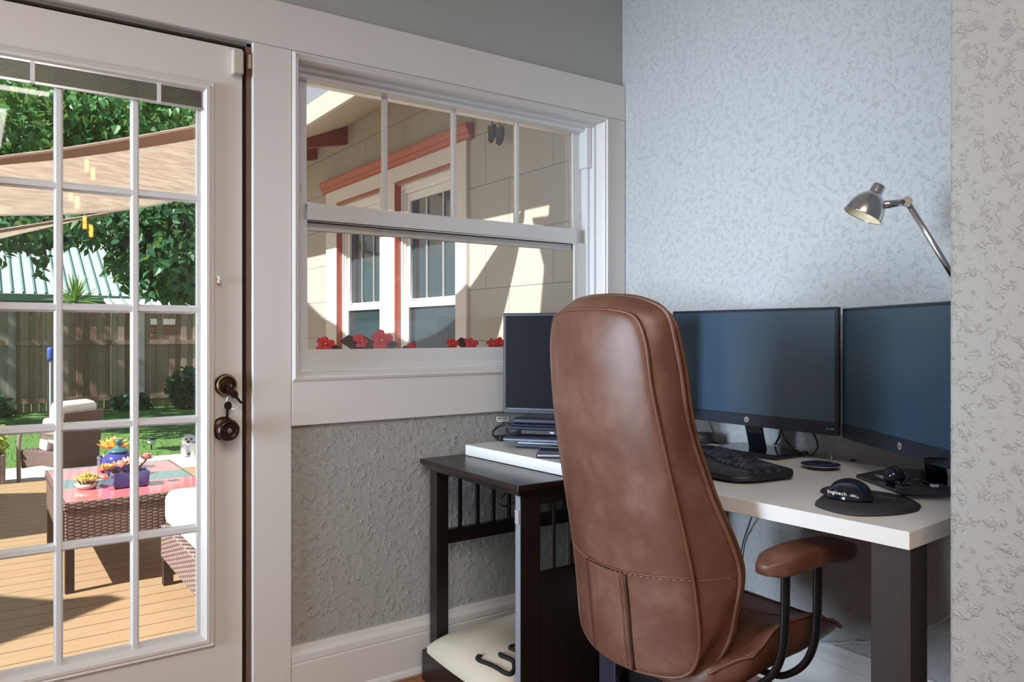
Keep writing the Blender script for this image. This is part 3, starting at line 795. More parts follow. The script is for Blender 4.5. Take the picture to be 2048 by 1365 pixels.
for i in range(41):
    y = lerp(-HW+.012, HW-.012, i/40)
    rest.append([(lerp(kfront(y)+.004, -.062+.012*math.cos((y-.045)/.1*1.2)*(1 if abs(y-.045) < .16 else 0), j/8), y, 0) for j in range(9)])
rest = [[(x, y, ktop(x, y)+.0018) for x, y, _ in r] for r in rest]
m = MB(); m.grid(rest); m.build('palm_rest', plain('palm_rest_vinyl', (.022, .022, .024), .5, scale=300, bump=.1), kb, smooth=True)
for sy in (-1, 1): MB().box((-.10, sy*.19-.02, 0), (-.075, sy*.19+.02, .010)).build('foot', M['black'], kb, bevel=.002)
keymesh = None
def keycap(x, y, rz, w_=.0155, d_=.0150):
    global keymesh
    z = ktop(x, y)
    if keymesh is None:
        m = MB(); m.grid([[(a*.5*k, b*.5*k, z_) for a, b in ((-1, -1), (1, -1), (1, 1), (-1, 1))] for k, z_ in ((1, 0), (.97, .004), (.76, .0085))], cv=True)
        V = m.b.verts; V.ensure_lookup_table(); m.b.faces.new([V[i] for i in (8, 9, 10, 11)])
        o = m.build('key', M['key'], kb); keymesh = o.data
    else:
        o = bpy.data.objects.new('key', keymesh); COL.objects.link(o); o.parent = kb
    o.scale = (d_, w_, 1.35); o.location = (x, y, z-.001)
    gy = (ktop(x, y+.004)-ktop(x, y-.004))/.008
    o.rotation_euler = (math.atan(gy), math.radians(3), rz)
# number pad, navigation block, right and left letter fields
for i in range(5):
    for j in range(4):
        if (i, j) in ((1, 3), (3, 3)): continue
        keycap(-.052+.019*i - (0 if j < 3 or i else .0), -.165-.0192*j, 0, .0165, .0165)
for i in range(5):
    for j in range(3):
        if i == 2 or (i == 1 and j != 1): continue
        keycap(-.052+.019*i, -.098-.0192*j, 0, .0165, .0165)
for i in range(5):
    for j in range(6 if i else 3):
        a = R(-10); lx, ly = -.034+.0195*i, -.002-.0005*i-.0155*j + .004*(i % 2)
        w_ = .0145 if i else .028
        if ly < -.078: continue
        keycap(lx+.10*(ly+.03)*.9*.0+.006*math.cos(ly*30), ly if i else ly-.012*j, a, w_, .0165)
for i in range(5):
    for j in range(6 if i else 2):
        a = R(10); ly = .072+.0155*j + .004*(i % 2)
        if i == 0: ly = .085+.045*j
        if ly > .205: continue
        keycap(-.034+.0195*i+.006*math.cos((ly-.09)*20), ly+.0*i, a, .0145 if i else .040, .0165)
for j in range(10): keycap(.066 + .004*math.cos((.02+.02*j-.11)*12), -.06+.026*j, 0, .018, .009)

# ---- gel mouse pad
mp = thing('mouse_pad', 'black gel mouse pad with a raised wrist rest near the desk front', 'mouse pad', (-.50, -1.33, DZ), R(-30))
oc = [at(u, v, z=DZ) for u, v in ((1630, 1012), (1638, 1000), (1648, 991), (1640, 985), (1648, 978), (1668, 975), (1705, 979), (1745, 984), (1785, 990), (1820, 1000), (1840, 1012), (1841, 1018), (1832, 1025), (1800, 1031), (1760, 1034), (1715, 1034), (1680, 1029), (1650, 1021))]
cen = Vector((sum(p.x for p in oc)/len(oc), sum(p.y for p in oc)/len(oc), 0))
O2 = spl([(p.x, p.y, 0) for p in oc], 4, True)
fdir = Vector((-.9, -.45, 0)).normalized()
def mpz(p):
    f = max(0, (p-cen).dot(fdir)/.09)
    return DZ+.004+.011*min(1, f)**1.2
rows = [[(lerp(cen.x, p.x, k), lerp(cen.y, p.y, k), DZ+z_ if z_ is not None else 0) for p in O2] for k, z_ in ((1, .0005), (1, .003))]
def mrow(k, e): return [(lerp(cen.x, p.x, k), lerp(cen.y, p.y, k), DZ+.003+(mpz(Vector((lerp(cen.x, p.x, k), lerp(cen.y, p.y, k), 0)))-DZ-.003)*e) for p in O2]
rows += [mrow(.97, .55), mrow(.90, .9), mrow(.75, 1), mrow(.5, 1), mrow(.25, 1), mrow(.02, 1)]
m = MB(); V = m.grid(rows, cv=True); m.b.faces.new(V[-1]); m.b.faces.new(V[0])
m.build('pad', M['black_matte'], mp, world=True, smooth=True)
# printed marks on the pad
lm = MB()
a, b = at(1754, 992, z=DZ+.0165), at(1792, 998, z=DZ+.0165)
for i in range(9): 
    if i in (3,): continue
    p0, p1 = a.lerp(b, i/9), a.lerp(b, (i+.75)/9); w_ = Vector((.0035, .002, 0))
    for k in (0, 1):
        if (i+k) % 3: lm.face([p0+w_*k, p1+w_*k, p1+w_*(k+.4), p0+w_*(k+.4)])
lm.build('printed_mark', M['white'], mp, world=True)
# ---- thumb trackball mouse on the pad
p = at(1704, 993, z=DZ+.015)
ms = thing('trackball_mouse', 'black sculpted trackball mouse lying on the gel mouse pad', 'mouse', (p.x, p.y, DZ+.0135), R(40))
rows = []
for i in range(19):
    th = i/18*math.pi/2
    r = []
    for j in range(40):
        a = j/40*2*math.pi
        ex = .064*(1+.10*math.cos(a)) ; ey = .046*(1-.08*math.cos(a)+.10*math.sin(a))
        x = ex*math.cos(a)*math.cos(th)**.75; y = ey*math.sin(a)*math.cos(th)**.75
        z = .037*math.sin(th)**.95*(1+.10*math.cos(a)*math.cos(th))
        r.append((x, y, z))
    rows.append(r)
m = MB(); V = m.grid(rows, cv=True); m.b.faces.new(V[0])
m.build('shell', M['black_gloss'], ms, smooth=True)
MB().tube([(-.058+.004*i, .0008*i*(1 if i < 8 else 1)-.012, .036*math.sin(min(1.5, .25+i*.075))+.0012) for i in range(20)], .0008, 5).build('seam', M['gap'], ms)
c = at(1674, 986, x=None, y=None, z=DZ+.030)
dcam = Vector((CAM.x-c.x, CAM.y-c.y, 0)).normalized()
rt = Vector((-dcam.y, dcam.x, 0)); upv = Vector((0, 0, 1))*.8-dcam*.2
lettering('logo', 'logitech', .0125, M['white'], ms, wmat(ms).inverted() @ Matrix(((rt.x, upv.x*.9, dcam.x, c.x-dcam.x*-.003), (rt.y, upv.y*.9, dcam.y, c.y-dcam.y*-.003), (rt.z-.12, upv.z, dcam.z, c.z), (0, 0, 0, 1))), .0003)
# ---- small things on the right monitor's foot
F0 = DZ+.0105
p = at(1788, 952, z=F0+.018)
bm_ = bmesh.new(); bmesh.ops.create_uvsphere(bm_, u_segments=28, v_segments=18, radius=1); m = MB(); m.b.free(); m.b = bm_
for v in m.b.verts: v.co = Vector((v.co.x*.027, v.co.y*.0255, max(-.0185, v.co.z*.0225)))
o = m.build('body', M['black_gloss'], thing('travel_mouse', 'small round black mouse sitting on the foot of the right monitor', 'mouse', (p.x, p.y, F0+.0186)), smooth=True)
MB().tube([(-.024, 0, .009), (-.012, 0, .0205), (0, 0, .0228), (.012, 0, .0203)], .0009, 6).build('seam', M['gap'], o.parent)
a, b = at(1752, 951, z=F0+.006), at(1801, 968, z=F0+.006)
pn = thing('pen', 'silver and black pen lying across the foot of the right monitor', 'pen', (a.x, a.y, F0))
MB().tube([a, a.lerp(b, .6)], .0042, 10).build('barrel', M['silver'], pn, world=True, smooth=True)
MB().tube([a.lerp(b, .6), a.lerp(b, .95), b], [.0044, .0042, .0015], 10).build('grip', M['black'], pn, world=True, smooth=True)
P0, P1, P2 = at(1803, 992, z=F0), at(1905, 994, z=F0), at(1920, 972, z=F0)
dx = (P1-P0); 
kc = thing('glasses_case', 'black ribbed pouch on the foot of the right monitor beside the wall end', 'case', (P0.x+.04, P0.y-.03, F0))
m = MB(); n_ = (Vector((dx.y*-1, dx.x, 0)).normalized()); n_ = n_ if n_.x > 0 else -n_
poly = [P0+n_*.003, P1, P1+n_*.035, P0+n_*.038]
m.prism([(v.x, v.y) for v in poly], F0, F0+.020).build('pouch', M['black'], kc, world=True, bevel=.003)
for i in range(7):
    s0 = P0+dx*(.06+.028*i)+n_*.010; s1 = s0+n_*.018
    MB().tube([s0+Vector((0,0,.0205)), s1+Vector((0,0,.0205))], .0012, 5).build('rib', M['black_gloss'], kc, world=True)
cable('earphone_cable', 'thin black cable coiled on the foot of the right monitor by the pen', [at(1806, 968, z=F0+.022), at(1815, 956, z=F0+.024), at(1832, 955, z=F0+.024), at(1838, 962, z=F0+.024), at(1828, 968, z=F0+.022), at(1812, 966, z=F0+.022), at(1822, 958, z=F0+.024), at(1852, 964, z=F0+.022), at(1866, 972, z=F0+.022)], .0016)
p = at(1869, 972, z=F0+.024)
us = thing('usb_stick', 'small silver tipped usb plug on the black ribbed pouch', 'usb plug', (p.x, p.y, F0+.0205), R(-40))
MB().cbox((0, 0, .004), (.016, .011, .006)).build('plug', M['silver'], us, bevel=.001)
MB().cbox((.014, 0, .0042), (.014, .013, .008)).build('grip', M['black'], us, bevel=.001)
p = at(1797, 977, z=F0+.004)
kr = thing('key_ring', 'small steel split ring beside the ribbed pouch and pen', 'ring', (p.x, p.y, F0+.001))
MB().tube([(.008*math.cos(i*R(20)), .008*math.sin(i*R(20)), .001) for i in range(18)], .0009, 6, True).build('ring', M['steel'], kr, smooth=True)

# ---- laptop stack, phone, adapter at the left end of the desk
def slabthing(name, label, cat, c, rz, z, dx_, dy_, h, mat, bev=.003, extra=None):
    t = thing(name, label, cat, (c[0], c[1], z), rz)
    MB().cbox((0, 0, h/2), (dx_, dy_, h)).build('body', M[mat], t, bevel=bev, seg=3); return t
sr = R(38)
sc_ = (-.538, -.280)
d1 = slabthing('docking_station', 'dark blue docking station at the bottom of the stack under the left monitor', 'dock', (-.538, -.28), sr, DZ, .17, .27, .026, 'navy', .006)
MB().cbox((-.0855, 0, .019), (.001, .25, .003)).build('seam_strip', M['silver'], d1)
l1 = slabthing('laptop', 'closed dark laptop with a silver edge lying on the bottom dock of the stack', 'laptop', sc_, sr, DZ+.0265, .235, .335, .010, 'slate', .004)
MB().cbox((0, 0, .0128), (.233, .333, .0055)).build('lid', M['navy'], l1, bevel=.0025)
d2_ = slabthing('docking_station', 'black port dock between the two laptops of the stack', 'dock', (-.525, -.275), sr, DZ+.0425, .16, .25, .020, 'black', .004)
for y in (-.02, .02, -.08): MB().cbox((-.0802, y, .010), (.001, .014, .006)).build('port', M['silver'], d2_)
l2 = slabthing('laptop', 'closed blue black laptop resting on the port dock, upper of the two laptops', 'laptop', (-.532, -.278), sr, DZ+.063, .225, .320, .011, 'navy', .005)
MB().cbox((.002, 0, .0140), (.205, .30, .006)).build('lid', M['navy'], l2, bevel=.0025)
d3_ = slabthing('external_drive', 'flat dark blue drive on top of the laptop stack under the left monitor', 'drive', (-.530, -.277), sr, DZ+.0805, .19, .29, .018, 'navy', .006)
MB().cbox((-.0955, 0, .0045), (.001, .27, .002)).build('seam_strip', M['black_gloss'], d3_)
p = at(1098, 911, z=DZ)
ph = thing('phone', 'smartphone in a dark blue case lying on the desk edge beside the chair', 'phone', (-.678, -.400, DZ), R(49))
MB().cbox((0, 0, .0065), (.150, .078, .013)).build('case', M['navy'], ph, bevel=.005, seg=3)
MB().cbox((-.0745, 0, .0085), (.003, .066, .006)).build('metal_edge', M['silver'], ph, bevel=.001)
MB().cbox((.001, 0, .0132), (.140, .069, .0012)).build('screen', M['black_gloss'], ph, bevel=.0004)
pad_ = slabthing('power_adapter', 'small black power adapter at the back edge of the desk by the wall', 'adapter', (-.615, -.062), R(-4), DZ, .060, .032, .020, 'black', .005)
p = at(1005, 839, x=-.62)
cable('adapter_cable', 'black cable looping up from the power adapter to the laptop stack', [Vector((-.64, -.062, DZ+.016)), at(988, 873, y=-.06), at(986, 864, y=-.06), at(998, 853, y=-.06), at(1016, 849, y=-.08), at(1028, 846, y=-.12)], .0042)
cable('adapter_cable', 'short black cable behind the laptop stack under the white tag', [at(994, 844, y=-.06), at(1010, 846, y=-.07), at(1030, 850, y=-.12)], .0036)
cable('adapter_cable', 'second black cable curling down behind the laptop stack', [at(1013, 856, y=-.08), at(1016, 866, y=-.08), at(1024, 870, y=-.09), at(1036, 868, y=-.12)], .0036)
tg = thing('cable_tag', 'white printed tag on a cable at the left of the laptop stack', 'tag', at(1005, 839, y=-.065))
t0, t1, t2, t3 = [at(u, v, y=-.065) for u, v in ((993, 834), (1018, 834), (1015, 846), (994, 845))]
MB().grid([[v+Vector((0, d, 0)) for v in (t0, t1, t2, t3)] for d in (0, -.002)], cv=True) if False else None
m = MB(); m.grid([[v+Vector((0, d, 0)) for v in (t0, t1, t2, t3)] for d in (.0, -.0016)], cv=True); vs = list(m.b.verts); m.b.verts.ensure_lookup_table(); m.b.faces.new(m.b.verts[4:8]); m.b.faces.new(m.b.verts[0:4])
m.build('tag_sheet', M['white'], tg, world=True)
m = MB()
for i in range(5):
    p = at(996.5+3.6*i, 837.6, y=-.0668); m.cbox(p, (.0036, .0006, .0042)) if i != 2 else m.cbox(p, (.0015, .0006, .0036))
m.build('printed_text', M['gap'], tg, world=True)

# ---- chrome task lamp
lp0, lp1 = at(1813, 405, x=-.271), None
lamp = thing('task_lamp', 'chrome jointed task lamp with a bell shade in front of the right wall', 'lamp', (-.10, -1.42, DZ))
CH = M['chrome']
J = at(1814, 404, x=-.271)
lampP2 = Vector((-.10, -1.42, 1.118))
MB().tube([J, lampP2], .0075, 12).build('upper_arm', CH, lamp, world=True, smooth=True)
off = Vector((.004, .006, .016))
MB().tube([lampP2, Vector((-.10, -1.42, DZ+.03))], .0075, 12).build('lower_arm', CH, lamp, world=True, smooth=True)
vd = Vector((CAM.x-J.x, CAM.y-J.y, 0)).normalized()
def disc(c, n, r, h, nm):
    q = n.to_track_quat('Z', 'Y').to_matrix().to_4x4()
    return MB().lathe([(.0001, -h), (r*.92, -h), (r, -h*.7), (r, h*.7), (r*.92, h), (.0001, h)], 24, Matrix.Translation(c) @ q).build(nm, CH, lamp, world=True)
disc(J, vd, .0125, .011, 'joint'); disc(lampP2, vd, .0125, .011, 'joint')
MB().lathe([(.0001, 0), (.085, 0), (.088, .004), (.085, .014), (.03, .020), (.0001, .020)], 36, Matrix.Translation((-.10, -1.42, DZ))).build('base', CH, lamp, world=True, smooth=True)
xl = -.345
A = at(1727, 425, x=xl); top = at(1757, 366, x=xl); 
ax = (top-A).normalized()
tilt = (ax - vd*.34).normalized()
q = tilt.to_track_quat('Z', 'Y').to_matrix().to_4x4()
mouth = at(1725, 432, x=xl)
Lm = (top-mouth).length
prof = [(.0470, 0), (.0465, .006), (.0445, .022), (.040, .040), (.033, .056), (.025, .067), (.0165, .074), (.0155, .078), (.0155, .098), (.0135, .103), (.0001, .104)]
prof = [(r*1.0, z*Lm/.104) for r, z in prof]
sh = MB().lathe(prof, 40, Matrix.Translation(mouth) @ q, cap=False).build('shade', CH, lamp, world=True, smooth=True)
MB().lathe([(r-.0014, z+.0002) for r, z in prof[:6]] + [(.0001, prof[6][1]-.004)], 40, Matrix.Translation(mouth) @ q, cap=False).build('reflector', plain('warm_reflector', (.86, .74, .50), .3), sh, world=True, smooth=True)
MB().tube([Matrix.Translation(mouth) @ q @ Vector((.0468*math.cos(i*R(10)), .0468*math.sin(i*R(10)), 0)) for i in range(36)], .0012, 6, True).build('rim', CH, sh, world=True, smooth=True)
MB().lathe([(.0001, .012), (.016, .018), (.022, .034), (.016, .050), (.010, .056)], 20, Matrix.Translation(mouth) @ q, cap=False).build('bulb', plain('frosted_bulb', (.85, .80, .66), .4), lamp, world=True, smooth=True)
B = at(1768, 410, x=-.315)
MB().tube([B+ (B-J)*.25, J], [.0105, .0085], 14).build('neck', CH, lamp, world=True, smooth=True)
# ---- cords by the wall under the desk
cable('wall_cord', 'black cord hanging down the wall under the white desk behind the chair', [q_ for q_ in (at(1508, 1020, x=-.06), at(1500, 1045, x=-.03), at(1488, 1080, x=-.012), at(1482, 1110, x=-.012), at(1478, 1180, x=-.012))], .0022)
cable('network_cord', 'thin white cord running along the wall above the baseboard under the desk', [at(1590, 1300, x=-.02), at(1625, 1288, x=-.02), at(1660, 1287, x=-.02), at(1690, 1286, x=-.02), at(1705, 1283, x=-.02), at(1725, 1286, x=-.02), at(1748, 1282, x=-.02), at(1790, 1276, x=-.02), at(1866, 1252, x=-.02), at(1900, 1232, x=-.02)], .0022, 'white')
cable('table_cord', 'black cord looping under the dark table top behind the slats', [at(1045, 984, y=-.11), at(1035, 998, y=-.11), at(1020, 1011, y=-.11), at(1004, 1012, y=-.11), at(1000, 1003, y=-.11), at(1008, 990, y=-.11), at(1022, 982, y=-.11)], .0035)

# ================================================================== OUTSIDE
def wicker(name, c, A=34, B=60):
    k = NT(name).vals(.45)
    sx = k.node('ShaderNodeSeparateXYZ', {0: k.coord()})
    s = k.math('MULTIPLY', k.math('ADD', sx.outputs[0], sx.outputs[1]), A)
    cell = k.math('FLOOR', s); f = k.math('FRACT', s)
    z = k.math('ADD', k.math('MULTIPLY', sx.outputs[2], B), k.math('MULTIPLY', cell, .5))
    h = k.math('MULTIPLY', k.math('SINE', k.math('MULTIPLY', k.math('FRACT', z), math.pi)), k.math('POWER', k.math('SINE', k.math('MULTIPLY', f, math.pi)), .4))
    k.base(k.mix(k.ramp(h, [(.15, (0, 0, 0)), (.6, (1, 1, 1))]), tuple(x*.25 for x in c), k.mix(k.noise(25, 3), tuple(x*.75 for x in c), tuple(x*1.3 for x in c))))
    k.bump(h, .8, .006); return k.m
M['wicker'] = wicker('brown_wicker', (.21, .14, .125))
M['wicker_fine'] = wicker('fine_brown_wicker', (.17, .115, .105), 60, 90)
def deckmat():
    k = NT('deck_boards').vals(.55)
    sx = k.node('ShaderNodeSeparateXYZ', {0: k.coord()})
    v = k.math('DIVIDE', sx.outputs[1], .14); f = k.math('FRACT', v); cell = k.math('FLOOR', v)
    gap = k.math('LESS_THAN', f, .04)
    wn = k.node('ShaderNodeTexWhiteNoise', {1: cell}, noise_dimensions='1D')
    g = k.noise(5, 5, k.mapping((1.6, 40, 40)), .6, .4)
    c = k.ramp(g, [(.3, (.29, .185, .095)), (.7, (.42, .29, .165))])
    c = k.mix(k.math('MULTIPLY', wn.outputs[0], .35), c, (.35, .26, .16))
    k.base(k.mix(gap, c, (.04, .02, .01))); k.bump(k.math('SUBTRACT', k.math('MULTIPLY', g, .2), gap), .5, .006); return k.m
struct(MB().box((-6, .14, -.19), (.1, 5.52, -.15)), 'deck', deckmat(), 'sunlit wooden deck outside the glazed door', 'deck')
def pavemat():
    k = NT('stone_pavers').vals(.8)
    b = k.node('ShaderNodeTexBrick', {'Vector': k.coord(), 'Color1': (.62, .60, .56, 1), 'Color2': (.50, .49, .47, 1), 'Mortar': (.25, .24, .22, 1), 'Scale': 1, 'Mortar Size': .008, 'Brick Width': .45, 'Row Height': .3})
    k.base(k.mix(k.noise(8, 4), b.outputs[0], (.66, .62, .56))); k.set(k.p, 'Base Color', k.mix(.3, b.outputs[0], (.62, .6, .56))); return k.m
struct(MB().box((-8, 5.52, -.30), (3, 6.75, -.20)), 'paving', pavemat(), 'pale stone paver strip between deck and lawn', 'paving')
def grassmat():
    k = NT('lawn_grass').vals(.85, 0, .2)
    f = k.noise(60, 4, None, .7); g = k.noise(2.2, 3)
    k.base(k.mix(k.math('MULTIPLY', g, .6), k.ramp(f, [(.3, (.045, .12, .035)), (.7, (.20, .33, .08))]), (.10, .24, .06))); k.bump(f, .6, .03); return k.m
m = MB(); m.grid([[(x, y, z) for x in (-30, -10, -3, 0, 4, 12, 40)] for y, z in ((6.75, -.215), (9, -.30), (12, -.40), (15.6, -.45), (22, -.45), (60, -.45))])
struct(m, 'lawn', grassmat(), 'green lawn between the paving and the wooden fence', 'lawn')
gb = MB(); rg = random.Random(4)
for i in range(2600):
    x, y = rg.uniform(-3, 2.2), 6.78+7*rg.random()**1.7
    z = -.215-(y-6.75)*.036; a = rg.random()*6.28; h = rg.uniform(.03, .07); dx, dy = .006*math.cos(a), .006*math.sin(a)
    gb.face([(x-dx, y-dy, z-.01), (x+dx, y+dy, z-.01), (x+rg.uniform(-.03, .03), y+rg.uniform(-.03, .03), z+h)])
tag(gb.build('grass', grassmat()), 'short grass blades over the lawn', 'grass', kind='stuff')

# ---- the house wing seen through the window
XW = .1
def shingles():
    k = NT('painted_shingles').vals(.75, 0, .3)
    sx = k.node('ShaderNodeSeparateXYZ', {0: k.coord()})
    v = k.node('ShaderNodeCombineXYZ', {0: sx.outputs[1], 1: k.math('ADD', sx.outputs[2], .023)})
    b = k.node('ShaderNodeTexBrick', {'Vector': v.outputs[0], 'Color1': (.43, .395, .34, 1), 'Color2': (.455, .42, .36, 1), 'Mortar': (.12, .10, .08, 1), 'Scale': 1, 'Mortar Size': .0022, 'Mortar Smooth': .3, 'Brick Width': .58, 'Row Height': .278}, offset=.37)
    g = k.noise(6, 4, k.mapping((1, 60, 2)))
    k.base(k.mix(k.math('MULTIPLY', g, .25), b.outputs[0], (.40, .365, .31)))
    k.bump(k.math('SUBTRACT', k.math('MULTIPLY', g, .25), b.outputs[1]), .5, .006); return k.m
BEIGE = plain('beige_house_paint', (.46, .41, .335), .6, var=.04)
HTRIM = plain('house_trim_paint', (.70, .65, .60), .5, var=.03)
RED = plain('coral_red_paint', (.42, .115, .085), .5, var=.06)
DRED = plain('barn_red_paint', (.27, .060, .055), .5, var=.06)
w1 = (2.42, 3.158); w2 = (1.443, 2.20); WT, WB = 2.075, .56
m = MB()
ys = [.14, w2[0], w2[1], w1[0], w1[1], 4.6]
for a, b in zip(ys, ys[1:]):
    if (a, b) in (w1, w2): m.box((XW, a, -.5), (XW+.12, b, WB)).box((XW, a, WT), (XW+.12, b, 2.75))
    else: m.box((XW, a, -.5), (XW+.12, b, 2.75))
struct(m, 'wall_outside', shingles(), 'beige shingled wall of the house wing seen through the window', 'wall')
tr = thing('window_surround', 'pale board surround with coral red cornice around the two wing windows', 'window trim', (XW, 2.3, 1.3), kind='structure')
TY0_, TY1_ = 1.325, 3.365
m = MB().box((XW-.022, TY0_, WT+.02), (XW, TY1_, 2.205)).box((XW-.022, TY0_, .45), (XW, w2[0], WT+.02)).box((XW-.022, w2[1], .45), (XW, w1[0], WT+.02)).box((XW-.022, w1[1], .45), (XW, TY1_, WT+.02))
m.build('boards', HTRIM, tr, world=True, bevel=.002)
m = MB(); m.grid([[(XW-d, y, z) for d, z in ((0, 2.190), (.028, 2.190), (.028, 2.204), (.040, 2.218), (.040, 2.232), (.052, 2.242), (.060, 2.262), (.060, 2.272), (0, 2.280))] for y in (TY0_-.05, TY1_+.05)], cv=True)
for e in (0, 1): 
    m.b.verts.ensure_lookup_table(); m.b.faces.new(m.b.verts[9*e:9*e+9])
m.build('cornice', RED, tr, world=True)
def wingwin(nm, y0, y1, label):
    t = thing(nm, label, 'window', (XW, (y0+y1)/2, WB), kind='structure')
    m = MB()
    for a, b, c_, d_ in ((y0-.010, y0+.001, WB, WT+.02), (y1-.004, y1+.010, WB, WT+.02), (y0, y1, WT+.004, WT+.018)): m.box((XW-.0215, a, c_), (XW+.07, b, d_))
    m.build('stop', RED, t, world=True, bevel=.002)
    W_ = M['white']; yy0, yy1 = y0+.002, y1-.004; zt = WT+.003; XF = XW+.034
    def rb(m, a, b, c_, d_, wd, wt, xa, xb_):
        m.box((xa, a, c_), (xb_, a+wd, d_)).box((xa, b-wd, c_), (xb_, b, d_)).box((xa, a+wd, d_-wt), (xb_, b-wd, d_)).box((xa, a+wd, c_), (xb_, b-wd, c_+wt)); return m
    f = MB(); rb(f, yy0, yy1, WB, zt, .024, .030, XF-.012, XF+.06); rb(f, yy0+.024, yy1-.024, WB, zt-.03, .014, .024, XF+.002, XF+.06); f.build('frame', W_, t, world=True, bevel=.002)
    a, b = yy0+.036, yy1-.036; zm = 1.318
    s = MB(); rb(s, a, b, zm-.02, zt-.054, .036, .05, XF+.018, XF+.05); s = s.build('upper_sash', W_, t, world=True, bevel=.002)
    for i in (1, 2):
        y = lerp(a+.036, b-.036, i/3); MB().box((XF+.026, y-.008, zm), (XF+.04, y+.008, zt-.10)).build('muntin', M['silver'], s, world=True)
    MB().box((XF+.034, a+.03, zm), (XF+.040, b-.03, zt-.09)).build('pane', M['far_glass'], s, world=True)
    s = MB(); rb(s, a, b, WB+.03, zm+.02, .040, .045, XF+.004, XF+.034); s = s.build('lower_sash', W_, t, world=True, bevel=.002)
    MB().box((XF+.018, a+.03, WB+.06), (XF+.024, b-.03, zm-.02)).build('pane', M['far_glass'], s, world=True)
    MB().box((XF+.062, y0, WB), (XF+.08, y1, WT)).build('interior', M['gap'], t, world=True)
wingwin('window_2', *w1, 'left window in the beige house wing, farther from the viewer')
wingwin('window_3', *w2, 'right window in the beige house wing, nearer to the glass')
# roof overhang of the wing: soffit, fascia, red rafters
SL = .43
ro = thing('roof_eave', 'beige overhanging eave with red rafter tails above the house wing', 'roof', (XW, 3, 2.6), kind='structure')
def rz_(x): return 2.385+(x+.48)*SL
m = MB(); m.grid([[(x, y, z) for x, z in ((-.48, rz_(-.48)), (2.0, rz_(2.0)), (2.0, rz_(2.0)+.05), (-.48, rz_(-.48)+.05))] for y in (.46, 4.75)], cv=True)
for e in (0, 1): m.b.verts.ensure_lookup_table(); m.b.faces.new(m.b.verts[4*e:4*e+4])
m.build('soffit', BEIGE, ro, world=True)
MB().box((-.505, .46, 2.372), (-.48, 4.75, 2.49)).build('fascia', BEIGE, ro, world=True, bevel=.002)
for y in (4.6, 4.12, 3.6, 3.0): 
    m = MB(); m.grid([[(x, y+d, z) for x, z in ((-.478, rz_(-.48)-.002), (XW, rz_(XW)-.002), (XW, rz_(XW)-.13), (-.478, rz_(-.48)-.012))] for d in (0, .05)], cv=True)
    for e in (0, 1): m.b.verts.ensure_lookup_table(); m.b.faces.new(m.b.verts[4*e:4*e+4])
    m.build('rafter', DRED, ro, world=True)
struct(MB().box((-5, -.3, 2.80), (.5, .45, 2.86)), 'roof_edge', BEIGE, 'roof overhang above the study wall', 'roof')
# hanging carved hands
hm = plain('dark_carved_wood', (.06, .03, .02), .7)
p0 = at(990, 270, x=XW-.06)
hh = thing('hanging_ornament', 'pair of small brown finger-like carved ornaments hanging high on the beige wing wall', 'ornament', p0)
for u, v in ((984, 270), (1000, 275)):
    c = at(u, v, x=XW-.06); m = MB()
    m.box((c.x-.01, c.y-.028, c.z+.01), (c.x+.01, c.y+.028, c.z+.05))
    for j, l in enumerate((.02, .034, .040, .030)):
        y = c.y-.022+.0145*j; m.box((c.x-.008, y-.005, c.z-l), (c.x+.008, y+.005, c.z+.012))
    m.build('hand', hm, hh, world=True, bevel=.003)
MB().tube([at(984, 258, x=XW-.06), Vector((p0.x, p0.y, 2.575))], .003, 6).tube([at(1000, 262, x=XW-.06), Vector((p0.x, p0.y, 2.575))], .003, 6).build('cord', M['gap'], hh, world=True)

# ---- window box with begonias under our window
wb = thing('window_box', 'planter box fixed outside under the study window sill', 'planter', (-.7, .26, .86))
m = MB().box((-1.3, .17, .86), (-.12, .36, .875))
for b in (((-1.3, .17, .86), (-.12, .182, 1.03)), ((-1.3, .348, .86), (-.12, .36, 1.03)), ((-1.3, .17, .86), (-1.288, .36, 1.03)), ((-.132, .17, .86), (-.12, .36, 1.03))): m.box(*b)
m.build('box', plain('dark_planter', (.09, .06, .05), .7), wb, world=True)
MB().box((-1.288, .182, .875), (-.132, .348, 1.005)).build('soil', plain('soil', (.03, .02, .015), .95, scale=200, bump=.5), wb, world=True)
MB().box((-1.2, .14, .88), (-1.17, .17, .98)).box((-.25, .14, .88), (-.22, .17, .98)).build('bracket', M['black_metal'], wb, world=True)
PETAL = plain('coral_petal', (.78, .035, .06), .5, var=.15)
BLEAF = plain('bronze_leaf', (.10, .055, .022), .4, var=.4, scale=40)
YEL = plain('yellow_stamen', (.85, .60, .06), .6)
def petal_ring(m, c, r, n, tiltz, rnd, axis):
    q = axis.to_track_quat('Z', 'Y').to_matrix().to_4x4(); T_ = Matrix.Translation(c) @ q
    for i in range(n):
        a = 2*math.pi*i/n + rnd.random()*.4
        d = Vector((math.cos(a), math.sin(a), 0)); e = Vector((-math.sin(a), math.cos(a), 0)); r_ = r*rnd.uniform(.8, 1.1)
        P = [(0, 0, 0), *(tuple(d*r_*f+e*r_*g+Vector((0, 0, h*r_))) for f, g, h in ((.5, .42, .25), (.95, .35, .2), (1.1, 0, .15), (.95, -.35, .2), (.5, -.42, .25)))]
        m.face([T_ @ Vector(p) for p in P])
def leafshape(m, c, d, n_, L, Wd, curl=.15):
    """leaf blade from c along d, normal n_"""
    d = d.normalized(); s = d.cross(n_).normalized(); n_ = s.cross(d)
    f = lambda a, b, h: c + d*L*a + s*Wd*b + n_*L*h
    m.face([f(0, 0, 0), f(.25, .42, .04), f(.6, .46, .02), f(1, 0, -curl)]); m.face([f(0, 0, 0), f(1, 0, -curl), f(.6, -.46, .02), f(.25, -.42, .04)])
